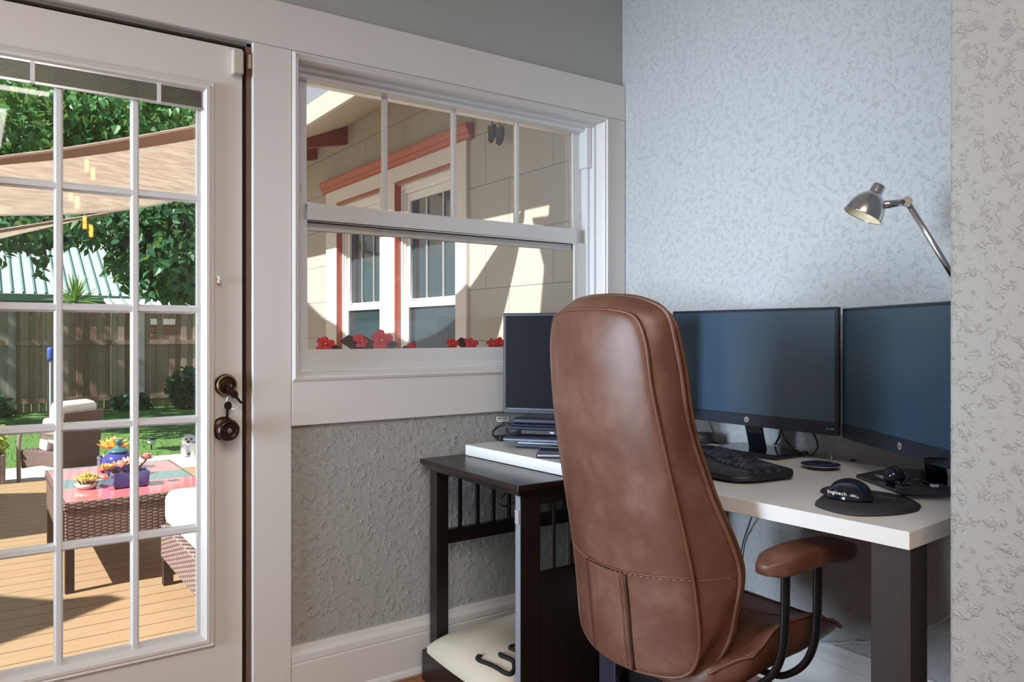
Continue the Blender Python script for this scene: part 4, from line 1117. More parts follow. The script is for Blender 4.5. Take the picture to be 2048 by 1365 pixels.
bego = [(650, 690, [(650, 690, .030)], [(668, 697, 1, .05)], 'leftmost coral red begonia in the window box outside, low at the glass edge'),
        (712, 684, [(722, 684, .026)], [(700, 688, -1, .085), (728, 688, 1, .08)], 'begonia with large bronze leaves and a half hidden flower, second from the left'),
        (762, 684, [(762, 682, .036)], [(745, 692, -1, .06), (778, 692, 1, .075)], 'begonia with one open coral flower and yellow centre in the window box'),
        (823, 694, [(823, 694, .018)], [(812, 700, -1, .05)], 'small red begonia bud just above the sash rail'),
        (922, 690, [(905, 690, .026), (942, 688, .024)], [(925, 690, -1, .08)], 'begonia with two red flowers either side of a bronze leaf'),
        (993, 689, [(984, 690, .022), (1000, 688, .026)], [(990, 694, 1, .04)], 'red begonia flowers beside the edge of the left monitor')]
rb_ = random.Random(12)
for u, v, fl, lv, lab in bego:
    y = .24; c = at(u, 702, y=y)
    t = thing('begonia', lab, 'flower', (c.x, y, 1.005), 0, 'begonias in the window box')
    st = MB()
    for fu, fv, r in fl:
        fc = at(fu, fv, y=y)
        st.tube([(c.x, y, 1.0), (lerp(c.x, fc.x, .6), y, lerp(1.0, fc.z, .6)), fc], .003, 6)
        m = MB(); ax_ = Vector((-.35, -1, .35))
        petal_ring(m, fc, r*1.05, 5, .2, rb_, ax_); petal_ring(m, fc+Vector((0, -.004, .002)), r*.65, 4, .3, rb_, ax_)
        o = m.build('flower', PETAL, t, world=True)
        bm_ = bmesh.new(); bmesh.ops.create_icosphere(bm_, subdivisions=1, radius=r*.16); m = MB(); m.b.free(); m.b = bm_
        for w_ in m.b.verts: w_.co += fc+Vector((-.002, -.010, .003))
        m.build('stamen', YEL, o, world=True)
    for lu, lvv, sg, L in lv:
        lc = at(lu, lvv, y=y+.01); m = MB()
        leafshape(m, lc-Vector((sg*L*.5, 0, .006)), Vector((sg, -.15, .25)), Vector((-.2, -.8, .6)), L, L*.75, .12)
        m.build('leaf', BLEAF, t, world=True, solid=.0008)
        st.tube([(c.x, y, 1.0), lc-Vector((sg*L*.4, 0, .006))], .0025, 6)
    for j in range(5):
        m = MB(); a = rb_.random()*6.28
        leafshape(m, Vector((c.x+.006*math.cos(a), y+.02*math.sin(a), 1.03)), Vector((.4*math.cos(a), math.sin(a), .3)), Vector((0, 0, 1)), .04, .035)
        m.build('leaf', BLEAF, t, world=True, solid=.0008)
    st.build('stem', plain('red_stem', (.25, .06, .05), .5), t, world=True)

# ---- shade sails
def sailmat():
    k = NT('sail_cloth').vals(.9, 0, .1)
    g = k.noise(9, 4, k.mapping((.5, .5, 10), rot=(.2, .5, .3)), .6)
    c = k.ramp(g, [(.3, (.62, .54, .48)), (.7, (.84, .77, .70))])
    k.base(c)
    tl = k.node('ShaderNodeBsdfTranslucent'); k.set(tl, 0, c)
    mx = k.node('ShaderNodeMixShader', {0: .6, 1: k.p.outputs[0], 2: tl.outputs[0]}); k.t.links.new(mx.outputs[0], k.out.inputs[0]); return k.m
SAIL = sailmat(); HEM = plain('sail_hem', (.26, .15, .12), .8)
def sail_patch(name, label, top, bot, sag=.0, n=24, thick=.004, hem=(1, 1), hemw=.05):
    """surface between two edge polylines"""
    T_, B_ = spl(top, 8), spl(bot, 8)
    k = min(len(T_), len(B_))
    t = thing(name, label, 'shade sail', T_[0])
    rows = []
    for i in range(9):
        s = i/8; rows.append([lerp(T_[j], B_[j], s)+Vector((0, 0, -sag*math.sin(math.pi*s)*math.sin(math.pi*min(1, max(0, j/(k-1)))) )) for j in range(k)])
    m = MB(); m.grid(rows); m.build('cloth', SAIL, t, world=True, smooth=True, solid=thick)
    for hm_, row, nxt in ((hem[0], rows[0], rows[1]), (hem[1], rows[-1], rows[-2])):
        if hm_:
            m = MB(); m.grid([[p+Vector((0, 0, -.016)) for p in row], [p+(q_-p).normalized()*hemw+Vector((0, 0, -.016)) for p, q_ in zip(row, nxt)]]); 
            o = m.build('hem', HEM, t, world=True, solid=.012)
    return t
sail_patch('shade_sail', 'large tan shade sail with a brown hem stretched above the deck',
    [at(-150, 334, y=4.4), at(0, 312, y=4.4), at(130, 295, y=4.4), at(270, 272, y=4.4), at(392, 250, y=4.4), at(520, 225, y=4.4)],
    [at(-150, 442, y=6.6), at(0, 432, y=6.4), at(130, 430, y=6.1), at(270, 418, y=5.7), at(392, 392, y=5.3), at(520, 360, y=4.9)], .10, hem=(1, 0), hemw=.13)
sail_patch('shade_sail', 'thin edge of a second tan shade sail below the large one, seen end on',
    [at(-120, 476, y=6.9), at(0, 458, y=7.0), at(110, 441, y=7.1), at(200, 427, y=7.2), at(275, 413, y=7.3)],
    [at(-120, 512, y=7.5), at(0, 478, y=7.5), at(110, 452, y=7.5), at(200, 431, y=7.5), at(275, 415, y=7.45)], .0, hem=(1, 0), hemw=.10)
def shadow_sail(name, label, pts, hemmed=True):
    """triangular or four-sided sail given by corner points"""
    t = thing(name, label, 'shade sail', pts[0])
    m = MB(); P = [Vector(p) for p in pts]; c = sum(P, Vector())/len(P)
    n = len(P)
    for i in range(n): m.face([c, P[i], P[(i+1) % n]])
    m.build('cloth', SAIL, t, world=True, solid=.004)
    return t
def up_sun(u, v, s, x=None, z=None):
    p = at(u, v, x=x) if x is not None else at(u, v, z=z)
    return p + SUN*s
# added sails, shaped to throw the shade edges on the wing wall
arc = [up_sun(1050, 412, .62, x=XW), up_sun(990, 500, .78, x=XW), up_sun(945, 568, .90, x=XW), up_sun(915, 600, 1.0, x=XW), up_sun(860, 648, 1.15, x=XW), up_sun(790, 672, 1.35, x=XW), up_sun(720, 672, 1.6, x=XW), up_sun(660, 645, 1.85, x=XW), up_sun(617, 607, 2.1, x=XW), up_sun(560, 545, 2.4, x=XW)]
low = [up_sun(1048, 440, .66, x=XW), up_sun(1035, 510, .82, x=XW), up_sun(1018, 585, .96, x=XW), up_sun(1002, 650, 1.1, x=XW), up_sun(975, 740, 1.3, x=XW), up_sun(930, 800, 1.6, x=XW), up_sun(860, 850, 1.85, x=XW), up_sun(780, 860, 2.1, x=XW), up_sun(700, 800, 2.3, x=XW), up_sun(600, 700, 2.5, x=XW)]
sail_patch('shade_sail', 'tan shade sail near the wing eave, shaped to cast the curved wall shade', arc, low, 0, hem=(0, 0))
shadow_sail('shade_sail', 'small unseen tan sail beside the study wall, added to shade the wing', [up_sun(1064, 436, .70, x=XW), up_sun(1090, 540, .80, x=XW), up_sun(1117, 645, .92, x=XW), up_sun(1140, 780, 1.15, x=XW), up_sun(1158, 780, 1.15, x=XW), up_sun(1158, 500, .8, x=XW), up_sun(1110, 430, .72, x=XW)])
# unseen sails added at the left, shaped to shade parts of the deck
shadow_sail('shade_sail', 'unseen pointed tan sail left of the deck, added for its shadow', [up_sun(250, 1197, 2.7, z=-.15), up_sun(215, 1190, 2.7, z=-.15), up_sun(108, 1201, 2.6, z=-.15), up_sun(0, 1192, 2.6, z=-.15), up_sun(-150, 1170, 2.8, z=-.15), up_sun(-150, 1360, 2.8, z=-.15), up_sun(0, 1290, 2.6, z=-.15), up_sun(110, 1253, 2.6, z=-.15)])
shadow_sail('shade_sail', 'unseen broad tan sail farther left, added for its shade on the deck', [up_sun(130, 985, 2.7, z=-.15), up_sun(0, 988, 2.7, z=-.15), up_sun(-200, 1000, 2.8, z=-.15), up_sun(-260, 1130, 2.8, z=-.15), up_sun(0, 1080, 2.7, z=-.15), up_sun(100, 1066, 2.6, z=-.15), up_sun(150, 1060, 2.6, z=-.15)])

# ---- board fence at the end of the lawn
FY = 15.5; FG = -.46
fz = lambda v: at(200, v, y=FY).z
def fencemat(name, c1, c2):
    k = NT(name).vals(.85, 0, .2)
    g = k.noise(4, 5, k.mapping((14, 3, 1.2)), .65, .8)
    sx = k.node('ShaderNodeSeparateXYZ', {0: k.coord()})
    wn = k.node('ShaderNodeTexWhiteNoise', {1: k.math('FLOOR', k.math('DIVIDE', sx.outputs[0], .1215))}, noise_dimensions='1D')
    c = k.ramp(k.math('ADD', k.math('MULTIPLY', g, .6), k.math('MULTIPLY', wn.outputs[0], .4)), [(.25, c1), (.75, c2)])
    k.base(c); return k.m
FM = fencemat('weathered_fence_boards', (.20, .13, .09), (.50, .40, .32))
FM2 = fencemat('grey_fence_boards', (.22, .22, .20), (.34, .34, .31))
fx = lambda u: at(u, 700, y=FY).x
FT = fz(617)
fc = thing('fence', 'weathered board fence across the far end of the lawn', 'fence', (0, FY, FG))
posts = [fx(-150), fx(24), fx(282), fx(480), fx(700)]
zr = fz(685)
for i, (a, b) in enumerate(zip(posts, posts[1:])):
    m = MB(); x = a+.07; k = 0; rgf = random.Random(i)
    while x < b-.05:
        w_ = .115; yb = FY+(.028 if k % 2 else 0)
        if i == 0: yb = FY
        u = CX + F*((x+w_/2-CAM.x)*C35-(yb-CAM.y)*S35)/((x+w_/2-CAM.x)*S35+(yb-CAM.y)*C35)
        top = FT+.0 + rgf.uniform(-.01, .01)
        if i == 2 and (302 < u < 318 or 328 < u < 345):
            m.box((x, yb, FG), (x+w_, yb+.018, fz(672))).box((x, yb, fz(637)), (x+w_, yb+.018, top))
        else: m.box((x, yb, FG), (x+w_, yb+.018, top))
        x += w_+(.006 if i == 0 else (.0 if i == 2 and k % 2 else .012)); k += 1
    m.build('board_panel', FM2 if i == 0 else FM, fc, world=True)
    MB().box((a, FY-.045, zr-.05), (b, FY-.002, zr+.05)).build('rail', FM, fc, world=True)
    MB().box((a, FY-.045, FG+.2), (b, FY-.002, FG+.3)).build('rail', FM, fc, world=True)
    MB().box((a, FY-.045, FT-.06), (b, FY-.002, FT+.01)).build('rail', FM, fc, world=True)
for x in posts: MB().box((x-.06, FY-.06, FG-.1), (x+.06, FY+.04, FT+.02)).build('post', FM2, fc, world=True)

# ---- neighbour house with ribbed metal roof
nb = thing('neighbor_house', 'house beyond the fence with a pale mint ribbed metal roof', 'house', (-2, 20, FG))
EY, EZ, RS = 19.0, at(60, 588, y=19).z, .52
RX0, RX1, RD = -9.0, 3.4, 8.0
MINT = plain('mint_metal_roof', (.46, .55, .52), .4, .2, var=.03); SEAM = plain('roof_seam_green', (.16, .28, .24), .5)
m = MB(); m.grid([[(x, EY+d, EZ+d*RS+h) for d, h in ((0, 0), (RD, 0), (RD, -.1), (0, -.1))] for x in (RX0, RX1)], cv=True)
for e in (0, 1): m.b.verts.ensure_lookup_table(); m.b.faces.new(m.b.verts[4*e:4*e+4])
rf = m.build('roof', MINT, nb, world=True)
m = MB(); x = RX0
while x < RX1:
    m.grid([[(x+a, EY+d, EZ+d*RS+h) for a, h in ((-.016, 0), (-.016, .045), (.016, .045), (.016, 0))] for d in (0, RD)]); x += .225
m.build('seam', SEAM, rf, world=True)
MB().box((RX0, EY-.03, EZ-.16), (RX1-1.2, EY+.02, EZ-.01)).build('fascia', plain('dark_green_fascia', (.05, .12, .09), .5), nb, world=True)
MB().box((RX0+.3, EY+.5, FG), (RX1-.2, EY+7, EZ-.05)).build('wall', plain('green_house_wall', (.16, .24, .20), .7), nb, world=True)
for u0, u1 in ((12, 40), (44, 72), (76, 100), (176, 208)):
    a, b = at(u0, 598, y=EY+.48), at(u1, 598, y=EY+.48)
    f = MB().box((a.x, EY+.46, EZ-.55), (b.x, EY+.5, EZ-.20)).build('window', plain('pale_window', (.65, .66, .55), .4) if u0 == 12 else bpy.data.materials['pale_window'], nb, world=True)
    MB().box((a.x+.03, EY+.452, EZ-.52), (b.x-.03, EY+.462, EZ-.24)).build('pane', M['far_glass'], f, world=True)
PY, PZ = 18.1, at(300, 612, y=18.1).z
pa, pb = at(212, 600, y=18.6).x, RX1+4
m = MB(); m.grid([[(x, PY+d, PZ+d*.22+h) for d, h in ((0, 0), (1.4, 0), (1.4, -.06), (0, -.06))] for x in (pa, pb)], cv=True)
for e in (0, 1): m.b.verts.ensure_lookup_table(); m.b.faces.new(m.b.verts[4*e:4*e+4])
pr_ = m.build('porch_roof', plain('white_porch_roof', (.55, .58, .56), .4), nb, world=True)
m = MB(); x = pa+.1
while x < pb: m.grid([[(x+a, PY+d, PZ+d*.22+h) for a, h in ((-.014, 0), (-.014, .03), (.014, .03), (.014, 0))] for d in (0, 1.4)]); x += .28
m.build('seam', SEAM, pr_, world=True)
for x in (pa+.1, pa+2.4, pb-.2): MB().box((x-.06, PY+.1, FG), (x+.06, PY+.2, PZ-.03)).build('porch_post', HTRIM, nb, world=True)
# brick house glimpsed through the fence gaps
bh = thing('brick_house', 'small pink brick house glimpsed through gaps in the fence top at the right', 'house', (1.5, 17.4, FG))
ba, bb = at(292, 650, y=17).x, at(352, 650, y=17).x
def brick():
    k = NT('pink_brick').vals(.8)
    sx = k.node('ShaderNodeSeparateXYZ', {0: k.coord()}); v = k.node('ShaderNodeCombineXYZ', {0: sx.outputs[0], 1: sx.outputs[2]})
    b = k.node('ShaderNodeTexBrick', {'Vector': v.outputs[0], 'Color1': (.50, .20, .15, 1), 'Color2': (.58, .27, .21, 1), 'Mortar': (.5, .42, .38, 1), 'Scale': 1, 'Mortar Size': .008, 'Brick Width': .2, 'Row Height': .07})
    k.base(b.outputs[0]); return k.m
zt_ = at(320, 648, y=17).z
MB().box((ba, 17, FG), (bb, 17.6, zt_)).build('wall', brick(), bh, world=True)
MB().prism([(ba-.08, -.02), (bb+.08, -.02), (bb+.02, .12), (ba-.02, .12)], 0, .7, Matrix.Translation((0, 17.65, zt_)) @ Matrix.Rotation(R(90), 4, 'X')).build('roof', HTRIM, bh, world=True)

# ---- foliage
def leafmat(name, c1, c2, tr=.35):
    k = NT(name).vals(.45, 0, .4)
    oi = k.node('ShaderNodeTexNoise', {'Vector': k.coord(), 'Scale': 1.7, 'Detail': 2.0})
    g2 = k.noise(14, 1)
    c = k.ramp(k.math('ADD', k.math('MULTIPLY', oi.outputs[0], .5), k.math('MULTIPLY', g2, .5)), [(.3, c1), (.7, c2)])
    k.base(c); tl = k.node('ShaderNodeBsdfTranslucent'); k.set(tl, 0, k.mix(.5, c, (.30, .45, .06)))
    mx = k.node('ShaderNodeMixShader', {0: tr, 1: k.p.outputs[0], 2: tl.outputs[0]}); k.t.links.new(mx.outputs[0], k.out.inputs[0]); return k.m
LEAF = leafmat('broad_green_leaves', (.018, .085, .045), (.05, .19, .085))
LEAF2 = leafmat('pale_green_leaves', (.03, .13, .05), (.10, .30, .09))
def leaves(clusters, rnd, size):
    vs, fs = [], []
    for c, (rx, ry, rz_3), cnt in clusters:
        for i in range(cnt):
            while True:
                p = Vector((rnd.uniform(-1, 1), rnd.uniform(-1, 1), rnd.uniform(-1, 1)))
                if p.length < 1: break
            p = Vector((c[0]+p.x*rx, c[1]+p.y*ry, c[2]+p.z*rz_3))
            L = size*rnd.uniform(.7, 1.35)
            d = Vector((rnd.uniform(-1, 1), rnd.uniform(-1, 1), rnd.uniform(-1.3, .3))).normalized()
            nn = Vector((rnd.uniform(-1, 1), rnd.uniform(-1.2, .4), rnd.uniform(-.2, 1.2)))
            s = d.cross(nn)
            if s.length < 1e-3: continue
            s.normalize(); nn = s.cross(d); W_ = L*.80
            b = len(vs)
            f = lambda a, bb_, h: p + d*L*a + s*W_*bb_ + nn*L*h
            vs += [f(0, 0, 0), f(.12, .34, .08), f(.42, .46, .08), f(.75, .24, .03), f(1.08, 0, -.05), f(.75, -.24, .03), f(.42, -.46, .08), f(.12, -.34, .08)]
            fs += [(b, b+1, b+2, b+3, b+4), (b, b+4, b+5, b+6, b+7)]
    return vs, fs
def leafmesh(name, clusters, seed, size, mat, parent):
    vs, fs = leaves(clusters, random.Random(seed), size)
    me = bpy.data.meshes.new(name); I = wmat(parent).inverted()
    me.from_pydata([I @ v for v in vs], [], fs); me.materials.append(mat)
    o = bpy.data.objects.new(name, me); COL.objects.link(o); o.parent = parent; return o
def cl(u, v, y, ru, rv, ry, n): 
    c = at(u, v, y=y); s = (y-CAM.y)*1.1/F
    return (c, (ru*s, ry, rv*s), n)
BARK = plain('grey_bark', (.10, .08, .06), .9, var=.3, scale=12)
tp = at(458, 700, y=8.6)
tree = thing('tree', 'broad leaved tree hanging its branches over the lawn and fence', 'tree', (tp.x, 8.6, -.29))
MB().tube([(tp.x, 8.6, -.35), (tp.x+.02, 8.6, .8), (tp.x-.02, 8.65, 2.0), (tp.x+.03, 8.7, 3.2), (tp.x, 8.7, 4.4)], [.16, .13, .12, .10, .06], 12).build('trunk', BARK, tree, world=True, smooth=True)
for e, r in (((at(330, 480, y=8.4)), .035), (at(200, 500, y=8.6), .028), (at(60, 470, y=8.9), .028), (at(210, 240, y=8.9), .05), (at(40, 230, y=9.2), .045), (at(360, 300, y=8.6), .04)):
    a = Vector((tp.x, 8.7, max(2.3, e.z+.5)))
    MB().tube(spl([a, a.lerp(e, .5)+Vector((0, 0, .35)), e], 6), [r*(1-i/16) for i in range(13)], 7).build('branch', BARK, tree, world=True, smooth=True)
leafmesh('foliage', [
    cl(335, 500, 8.4, 75, 85, .7, 1500), cl(345, 440, 8.6, 70, 50, .8, 700), cl(395, 520, 8.6, 50, 85, .6, 500), cl(300, 565, 8.3, 28, 26, .3, 90), cl(365, 580, 8.3, 30, 28, .3, 120),
    cl(215, 452, 8.6, 70, 34, .6, 380), cl(240, 515, 8.5, 20, 36, .3, 55), cl(155, 478, 8.6, 26, 22, .3, 40), cl(250, 555, 8.5, 16, 22, .2, 28),
    cl(55, 456, 8.9, 70, 30, .6, 380), cl(85, 520, 8.8, 13, 32, .25, 24), cl(40, 488, 8.8, 34, 10, .3, 30), cl(110, 455, 8.9, 40, 26, .4, 160),
    cl(-60, 470, 9, 60, 60, .6, 300)], 3, .115, LEAF, tree)
leafmesh('foliage', [
    cl(60, 240, 9.4, 150, 85, 1.1, 1300), cl(210, 245, 9.2, 110, 75, 1.0, 1000), cl(350, 255, 9.0, 110, 70, 1.0, 1000), cl(150, 330, 9.6, 220, 60, 1.0, 1500), cl(330, 360, 9.4, 120, 60, .9, 1000),
    cl(20, 400, 9.6, 130, 50, .9, 900), cl(180, 420, 9.5, 110, 30, .6, 500)], 5, .125, LEAF2, tree)
t2 = thing('tree', 'tall dense tree shading the fence behind the other foliage', 'tree', (-5.2, 13, FG))
MB().tube([(-5.2, 13, FG-.1), (-5.1, 13, 1.5), (-5.2, 13, 3.4), (-4.9, 13, 5.6)], [.2, .17, .15, .07], 12).build('trunk', BARK, t2, world=True, smooth=True)
leafmesh('foliage', [((-5.0, 13, 5.2), (2.4, 2.2, 1.6), 1500), ((-2.2, 12.6, 5.9), (2.2, 1.8, 1.2), 1300), ((.6, 12.8, 6.2), (2.0, 1.8, 1.2), 1100), ((-7.2, 12, 4.6), (1.6, 1.8, 1.5), 700), ((-4.5, 10.5, 5.4), (1.8, 1.5, 1.1), 700)], 9, .24, LEAF2, t2)
# yucca behind the fence
yp = at(150, 604, y=16.4)
yu = thing('yucca', 'spiky green yucca rosette rising behind the fence', 'yucca', (yp.x, 16.4, FG))
MB().tube([(yp.x, 16.4, FG-.05), (yp.x+.02, 16.4, yp.z)], [.07, .05], 10).build('stem', BARK, yu, world=True)
m = MB(); ry_ = random.Random(2)
for i in range(75):
    a = ry_.random()*6.28; el = ry_.uniform(-.25, 1.5); L = ry_.uniform(.45, .75)
    d = Vector((math.cos(a)*math.cos(el), math.sin(a)*math.cos(el), math.sin(el))); s = d.cross(Vector((.01, .02, 1))).normalized()*.022; c = Vector((yp.x, 16.4, yp.z)); n_ = s.cross(d).normalized()
    m.face([c-s*.6, c+d*L*.5-s, c+d*L*.5+n_*.012]); m.face([c-s*.6, c+d*L*.5+n_*.012, c+s*.6]); m.face([c+s*.6, c+d*L*.5+n_*.012, c+d*L*.5+s])
    t_ = c+d*L+Vector((0, 0, -.06*L)); m.face([c+d*L*.5-s, t_, c+d*L*.5+n_*.012]); m.face([c+d*L*.5+n_*.012, t_, c+d*L*.5+s])
m.build('foliage', leafmat('yucca_leaf', (.10, .26, .05), (.26, .46, .10), .2), yu, world=True)
def lawn_h(y): return -.40-(y-12)*.05/3.6
# dark shrubs along the fence foot
for u, y, h, lab in ((378, 14.6, .95, 'dark green shrub with pointed leaves at the right foot of the fence'), (262, 15.0, .36, 'low dark shrub at the foot of the fence beside the fence post'), (-25, 14.8, .50, 'low dark green shrub at the left foot of the fence')):
    c = at(u, 800, y=y); z0 = lawn_h(y); kx = h/.95
    t = thing('shrub', lab, 'shrub', (c.x, y, z0))
    MB().tube([(c.x, y, z0-.05), (c.x, y, z0+h*.4)], .02, 6).build('stem', BARK, t, world=True)
    leafmesh('foliage', [((c.x, y, z0+h*.45), (.45*max(.7, kx), .30, h*.5), 420), ((c.x+.2*kx, y, z0+h*.25), (.42*max(.7, kx), .28, h*.3), 200)], int(abs(u)), .12, LEAF, t)

# ================================================================== PATIO FURNITURE
WK, WF, CU = M['wicker'], M['wicker_fine'], M['cushion']
# ---- wicker coffee table with a striped glass top
tx0, tx1, ty0, ty1, tz = -1.777, -1.08, 2.05, 3.17, .30
ct = thing('patio_table', 'brown wicker patio table with a pink and grey striped glass top', 'table', (lerp(tx0, tx1, .5), lerp(ty0, ty1, .5), -.15))
def stripes():
    k = NT('striped_runner_glass').vals(.06, 0, .7)
    sx = k.node('ShaderNodeSeparateXYZ', {0: k.coord()})
    d_ = k.math('DIVIDE', k.math('SUBTRACT', sx.outputs[1], 2.05-2.61), 1.12)
    PK, GY = (.62, .17, .18), (.13, .19, .19)
    w_ = k.ramp(d_, [(0, PK), (.35, GY), (.60, PK), (.945, GY)], 'CONSTANT')
    k.base(w_); k.set(k.p, 'Specular IOR Level', .25); return k.m
MB().box((tx0+.012, ty0+.012, tz-.008), (tx1-.012, ty1-.012, tz)).build('glass_top', stripes(), ct, world=True, bevel=.002)
def tboxring(nm, z0, z1, t_, mat, ins=0):
    m = MB(); X0, X1, Y0, Y1 = tx0+ins, tx1-ins, ty0+ins, ty1-ins
    m.box((X0, Y0, z0), (X1, Y0+t_, z1)).box((X0, Y1-t_, z0), (X1, Y1, z1)).box((X0, Y0+t_, z0), (X0+t_, Y1-t_, z1)).box((X1-t_, Y0+t_, z0), (X1, Y1-t_, z1))
    return m.build(nm, mat, ct, world=True, bevel=.006)
tboxring('rim', tz-.04, tz-.002, .03, WK)
tboxring('apron', .085, tz-.04, .022, WK, .006)
for X in (tx0+.008, tx1-.048):
    for Y in (ty0+.008, ty1-.048): MB().box((X, Y, -.15), (X+.04, Y+.04, .10)).build('leg', plain('dark_leg', (.03, .02, .018), .5) if 'dark_leg' not in bpy.data.materials else bpy.data.materials['dark_leg'], ct, world=True)
# ---- wicker ottoman / sofa at the right
so0 = thing('sofa', 'low wicker sofa with a thick white cushion at the right of the deck', 'sofa', (-.95, 1.55, -.15))
sx0, sx1, sy0, sy1 = -1.352, -.45, 1.10, 1.975
m = MB(); m.box((sx0, sy0, -.015), (sx0+.04, sy1, .155)).box((sx1-.04, sy0, -.015), (sx1, sy1, .155)).box((sx0+.04, sy1-.04, -.015), (sx1-.04, sy1, .155)).box((sx0+.04, sy0, -.015), (sx1-.04, sy0+.04, .155)).box((sx0+.04, sy0+.04, .10), (sx1-.04, sy1-.04, .14))
m.build('base', wicker('grey_brown_wicker', (.30, .22, .21), 26, 46), so0, world=True, bevel=.01)
for X in (sx0+.004, sx1-.05):
    for Y in (sy0+.01, sy1-.056): MB().box((X, Y, -.15), (X+.046, Y+.046, 0)).build('leg', bpy.data.materials['dark_leg'], so0, world=True)
m = MB(); m.box((sx0+.01, sy0+.01, .15), (sx1-.01, sy1-.005, .335)); m.build('cushion', CU, so0, world=True, bevel=.055, seg=5, smooth=True)
MB().tube([(sx0+.03, sy1-.006, .165), (sx0+.03, sy1+.004, .158)], .004, 6).build('tie', M['white'], so0, world=True)

# ---- wicker armchair with white cushions, seen from behind, facing left
ac = thing('patio_armchair', 'wicker armchair with white cushions facing away at the edge of the deck', 'armchair', (-1.478, 5.677, -.20), R(127)); ac.scale = (.64, .66, .80)
# local: x = facing, y = left; origin on the ground under the seat
def bentbox(rows): 
    m = MB(); V = m.grid(rows, cv=True); m.b.faces.new(V[0]); m.b.faces.new(V[-1]); return m
bentbox([[(x, -.32, z), (x, .32, z), (x-.05, .32, z), (x-.05, -.32, z)] for x, z in ((-.27, .12), (-.30, .40), (-.36, .74), (-.375, .80))]).build('back', WF, ac, bevel=.015)
bentbox([[(-.30, y, .20), (-.30, y, .37), (.0, y, .37), (.36, y, .38), (.38, y, .36), (.36, y, .17), (.2, y, .20), (0, y, .22)] for y in (-.31, .31)]).build('seat', WK, ac, bevel=.01)
for y in (-.335, .335):
    m = MB(); P = spl([(.37, y, 0), (.375, y, .25), (.37, y, .46), (.33, y, .565), (.24, y, .605), (.05, y, .60), (-.15, y, .58), (-.34, y, .57)], 6)
    m.tube(P, .030, 10, flat=.75); m.build('arm', plain('grey_wicker_band', (.26, .21, .20), .5), ac, smooth=True) if y < 0 else m.build('arm', bpy.data.materials['grey_wicker_band'], ac, smooth=True)
    MB().box((-.33, y-.02, 0), (-.29, y+.02, .25)).build('leg', bpy.data.materials['dark_leg'], ac)
def pillow(nm, M_, dims, par, bev=.06):
    m = MB(); m.cbox((0, 0, 0), dims, M_); return m.build(nm, CU, par, bevel=bev, seg=5, smooth=True)
pillow('back_cushion', TR((-.20, 0, .675), ry=R(-9)), (.22, .58, .46), ac, .05)
pillow('throw_cushion', TR((.0, .04, .545), ry=R(-14)), (.17, .46, .36), ac, .045)
# ---- planter at the far left, and its plant
pl_ = thing('planter', 'dark wicker planter box at the far left edge of the deck', 'planter', (-1.98, 5.82, -.20))
px0, px1, py0, py1, pzt = -2.35, -1.90, 5.60, 6.02, at(8, 909, y=5.7).z
m = MB()
for b in (((px0, py0, -.2), (px1, py0+.03, pzt)), ((px0, py1-.03, -.2), (px1, py1, pzt)), ((px0, py0+.03, -.2), (px0+.03, py1-.03, pzt)), ((px1-.03, py0+.03, -.2), (px1, py1-.03, pzt)), ((px0+.03, py0+.03, -.15), (px1-.03, py1-.03, pzt-.05))): m.box(*b)
m.build('box', WK, pl_, world=True)
pp = thing('potted_plant', 'yellow green leafy plant growing in the far left planter', 'plant', (-2.05, 5.8, pzt-.05))
MB().tube([(-2.05, 5.8, pzt-.06), (-2.03, 5.8, pzt+.2)], .012, 6).build('stem', BARK, pp, world=True)
leafmesh('foliage', [((-2.06, 5.8, pzt+.10), (.20, .18, .14), 260), ((-2.0, 5.8, pzt+.2), (.10, .10, .05), 60)], 21, .06, leafmat('lime_leaves', (.30, .42, .05), (.55, .62, .14)), pp)
# ---- pots, jar and succulents on the table
BLUE = plain('glazed_blue_ceramic', (.055, .06, .26), .15, 0, .6, var=.25, scale=14)
TEAL = plain('teal_glaze', (.06, .16, .18), .2, 0, .6)
def succulent(nm, lab, c, sets, cat='succulent', group=None):
    t = thing(nm, lab, cat, c, 0, group)
    rs = random.Random(int(abs(c[0]*1000)))
    mats = {}
    for k_, (ctr, r, n_, el0, c1, c2) in enumerate(sets):
        m = MB()
        for i in range(n_):
            f = i/n_; a = i*2.39996; el = lerp(1.45, el0, f); L = r*lerp(.45, 1, f)*rs.uniform(.85, 1.1)
            d = Vector((math.cos(a)*math.cos(el), math.sin(a)*math.cos(el), math.sin(el)))
            s = d.cross(Vector((0, 0, 1))).normalized(); n2 = s.cross(d); w_ = r*.24; th = r*.09
            p0_ = Vector(ctr); p1 = p0_+d*L*.6; p2 = p0_+d*L+n2*L*.10
            m.grid([[p0_+s*w_*.4, p0_+n2*th*.4, p0_-s*w_*.4, p0_-n2*th*.6], [p1+s*w_, p1+n2*th*.5, p1-s*w_, p1-n2*th*1.4], [p2+s*w_*.1, p2+n2*th*.1, p2-s*w_*.1, p2-n2*th*.1]], cv=True)
        key_ = (c1, c2)
        if key_ not in mats:
            q_ = NT('succulent_leaf').vals(.45); q_.base(q_.ramp(q_.noise(26, 2), [(.35, c1), (.65, c2)])); mats[key_] = q_.m
        m.build('rosette', mats[key_], t, world=True, smooth=False)
    m = MB()
    for ctr, r, *_ in sets: m.tube([(lerp(c[0], ctr[0], .3), lerp(c[1], ctr[1], .3), c[2]-.005), ctr], r*.10, 6)
    m.build('stem', plain('succulent_stem', (.20, .12, .06), .7) if 'succulent_stem' not in bpy.data.materials else bpy.data.materials['succulent_stem'], t, world=True)
    return t
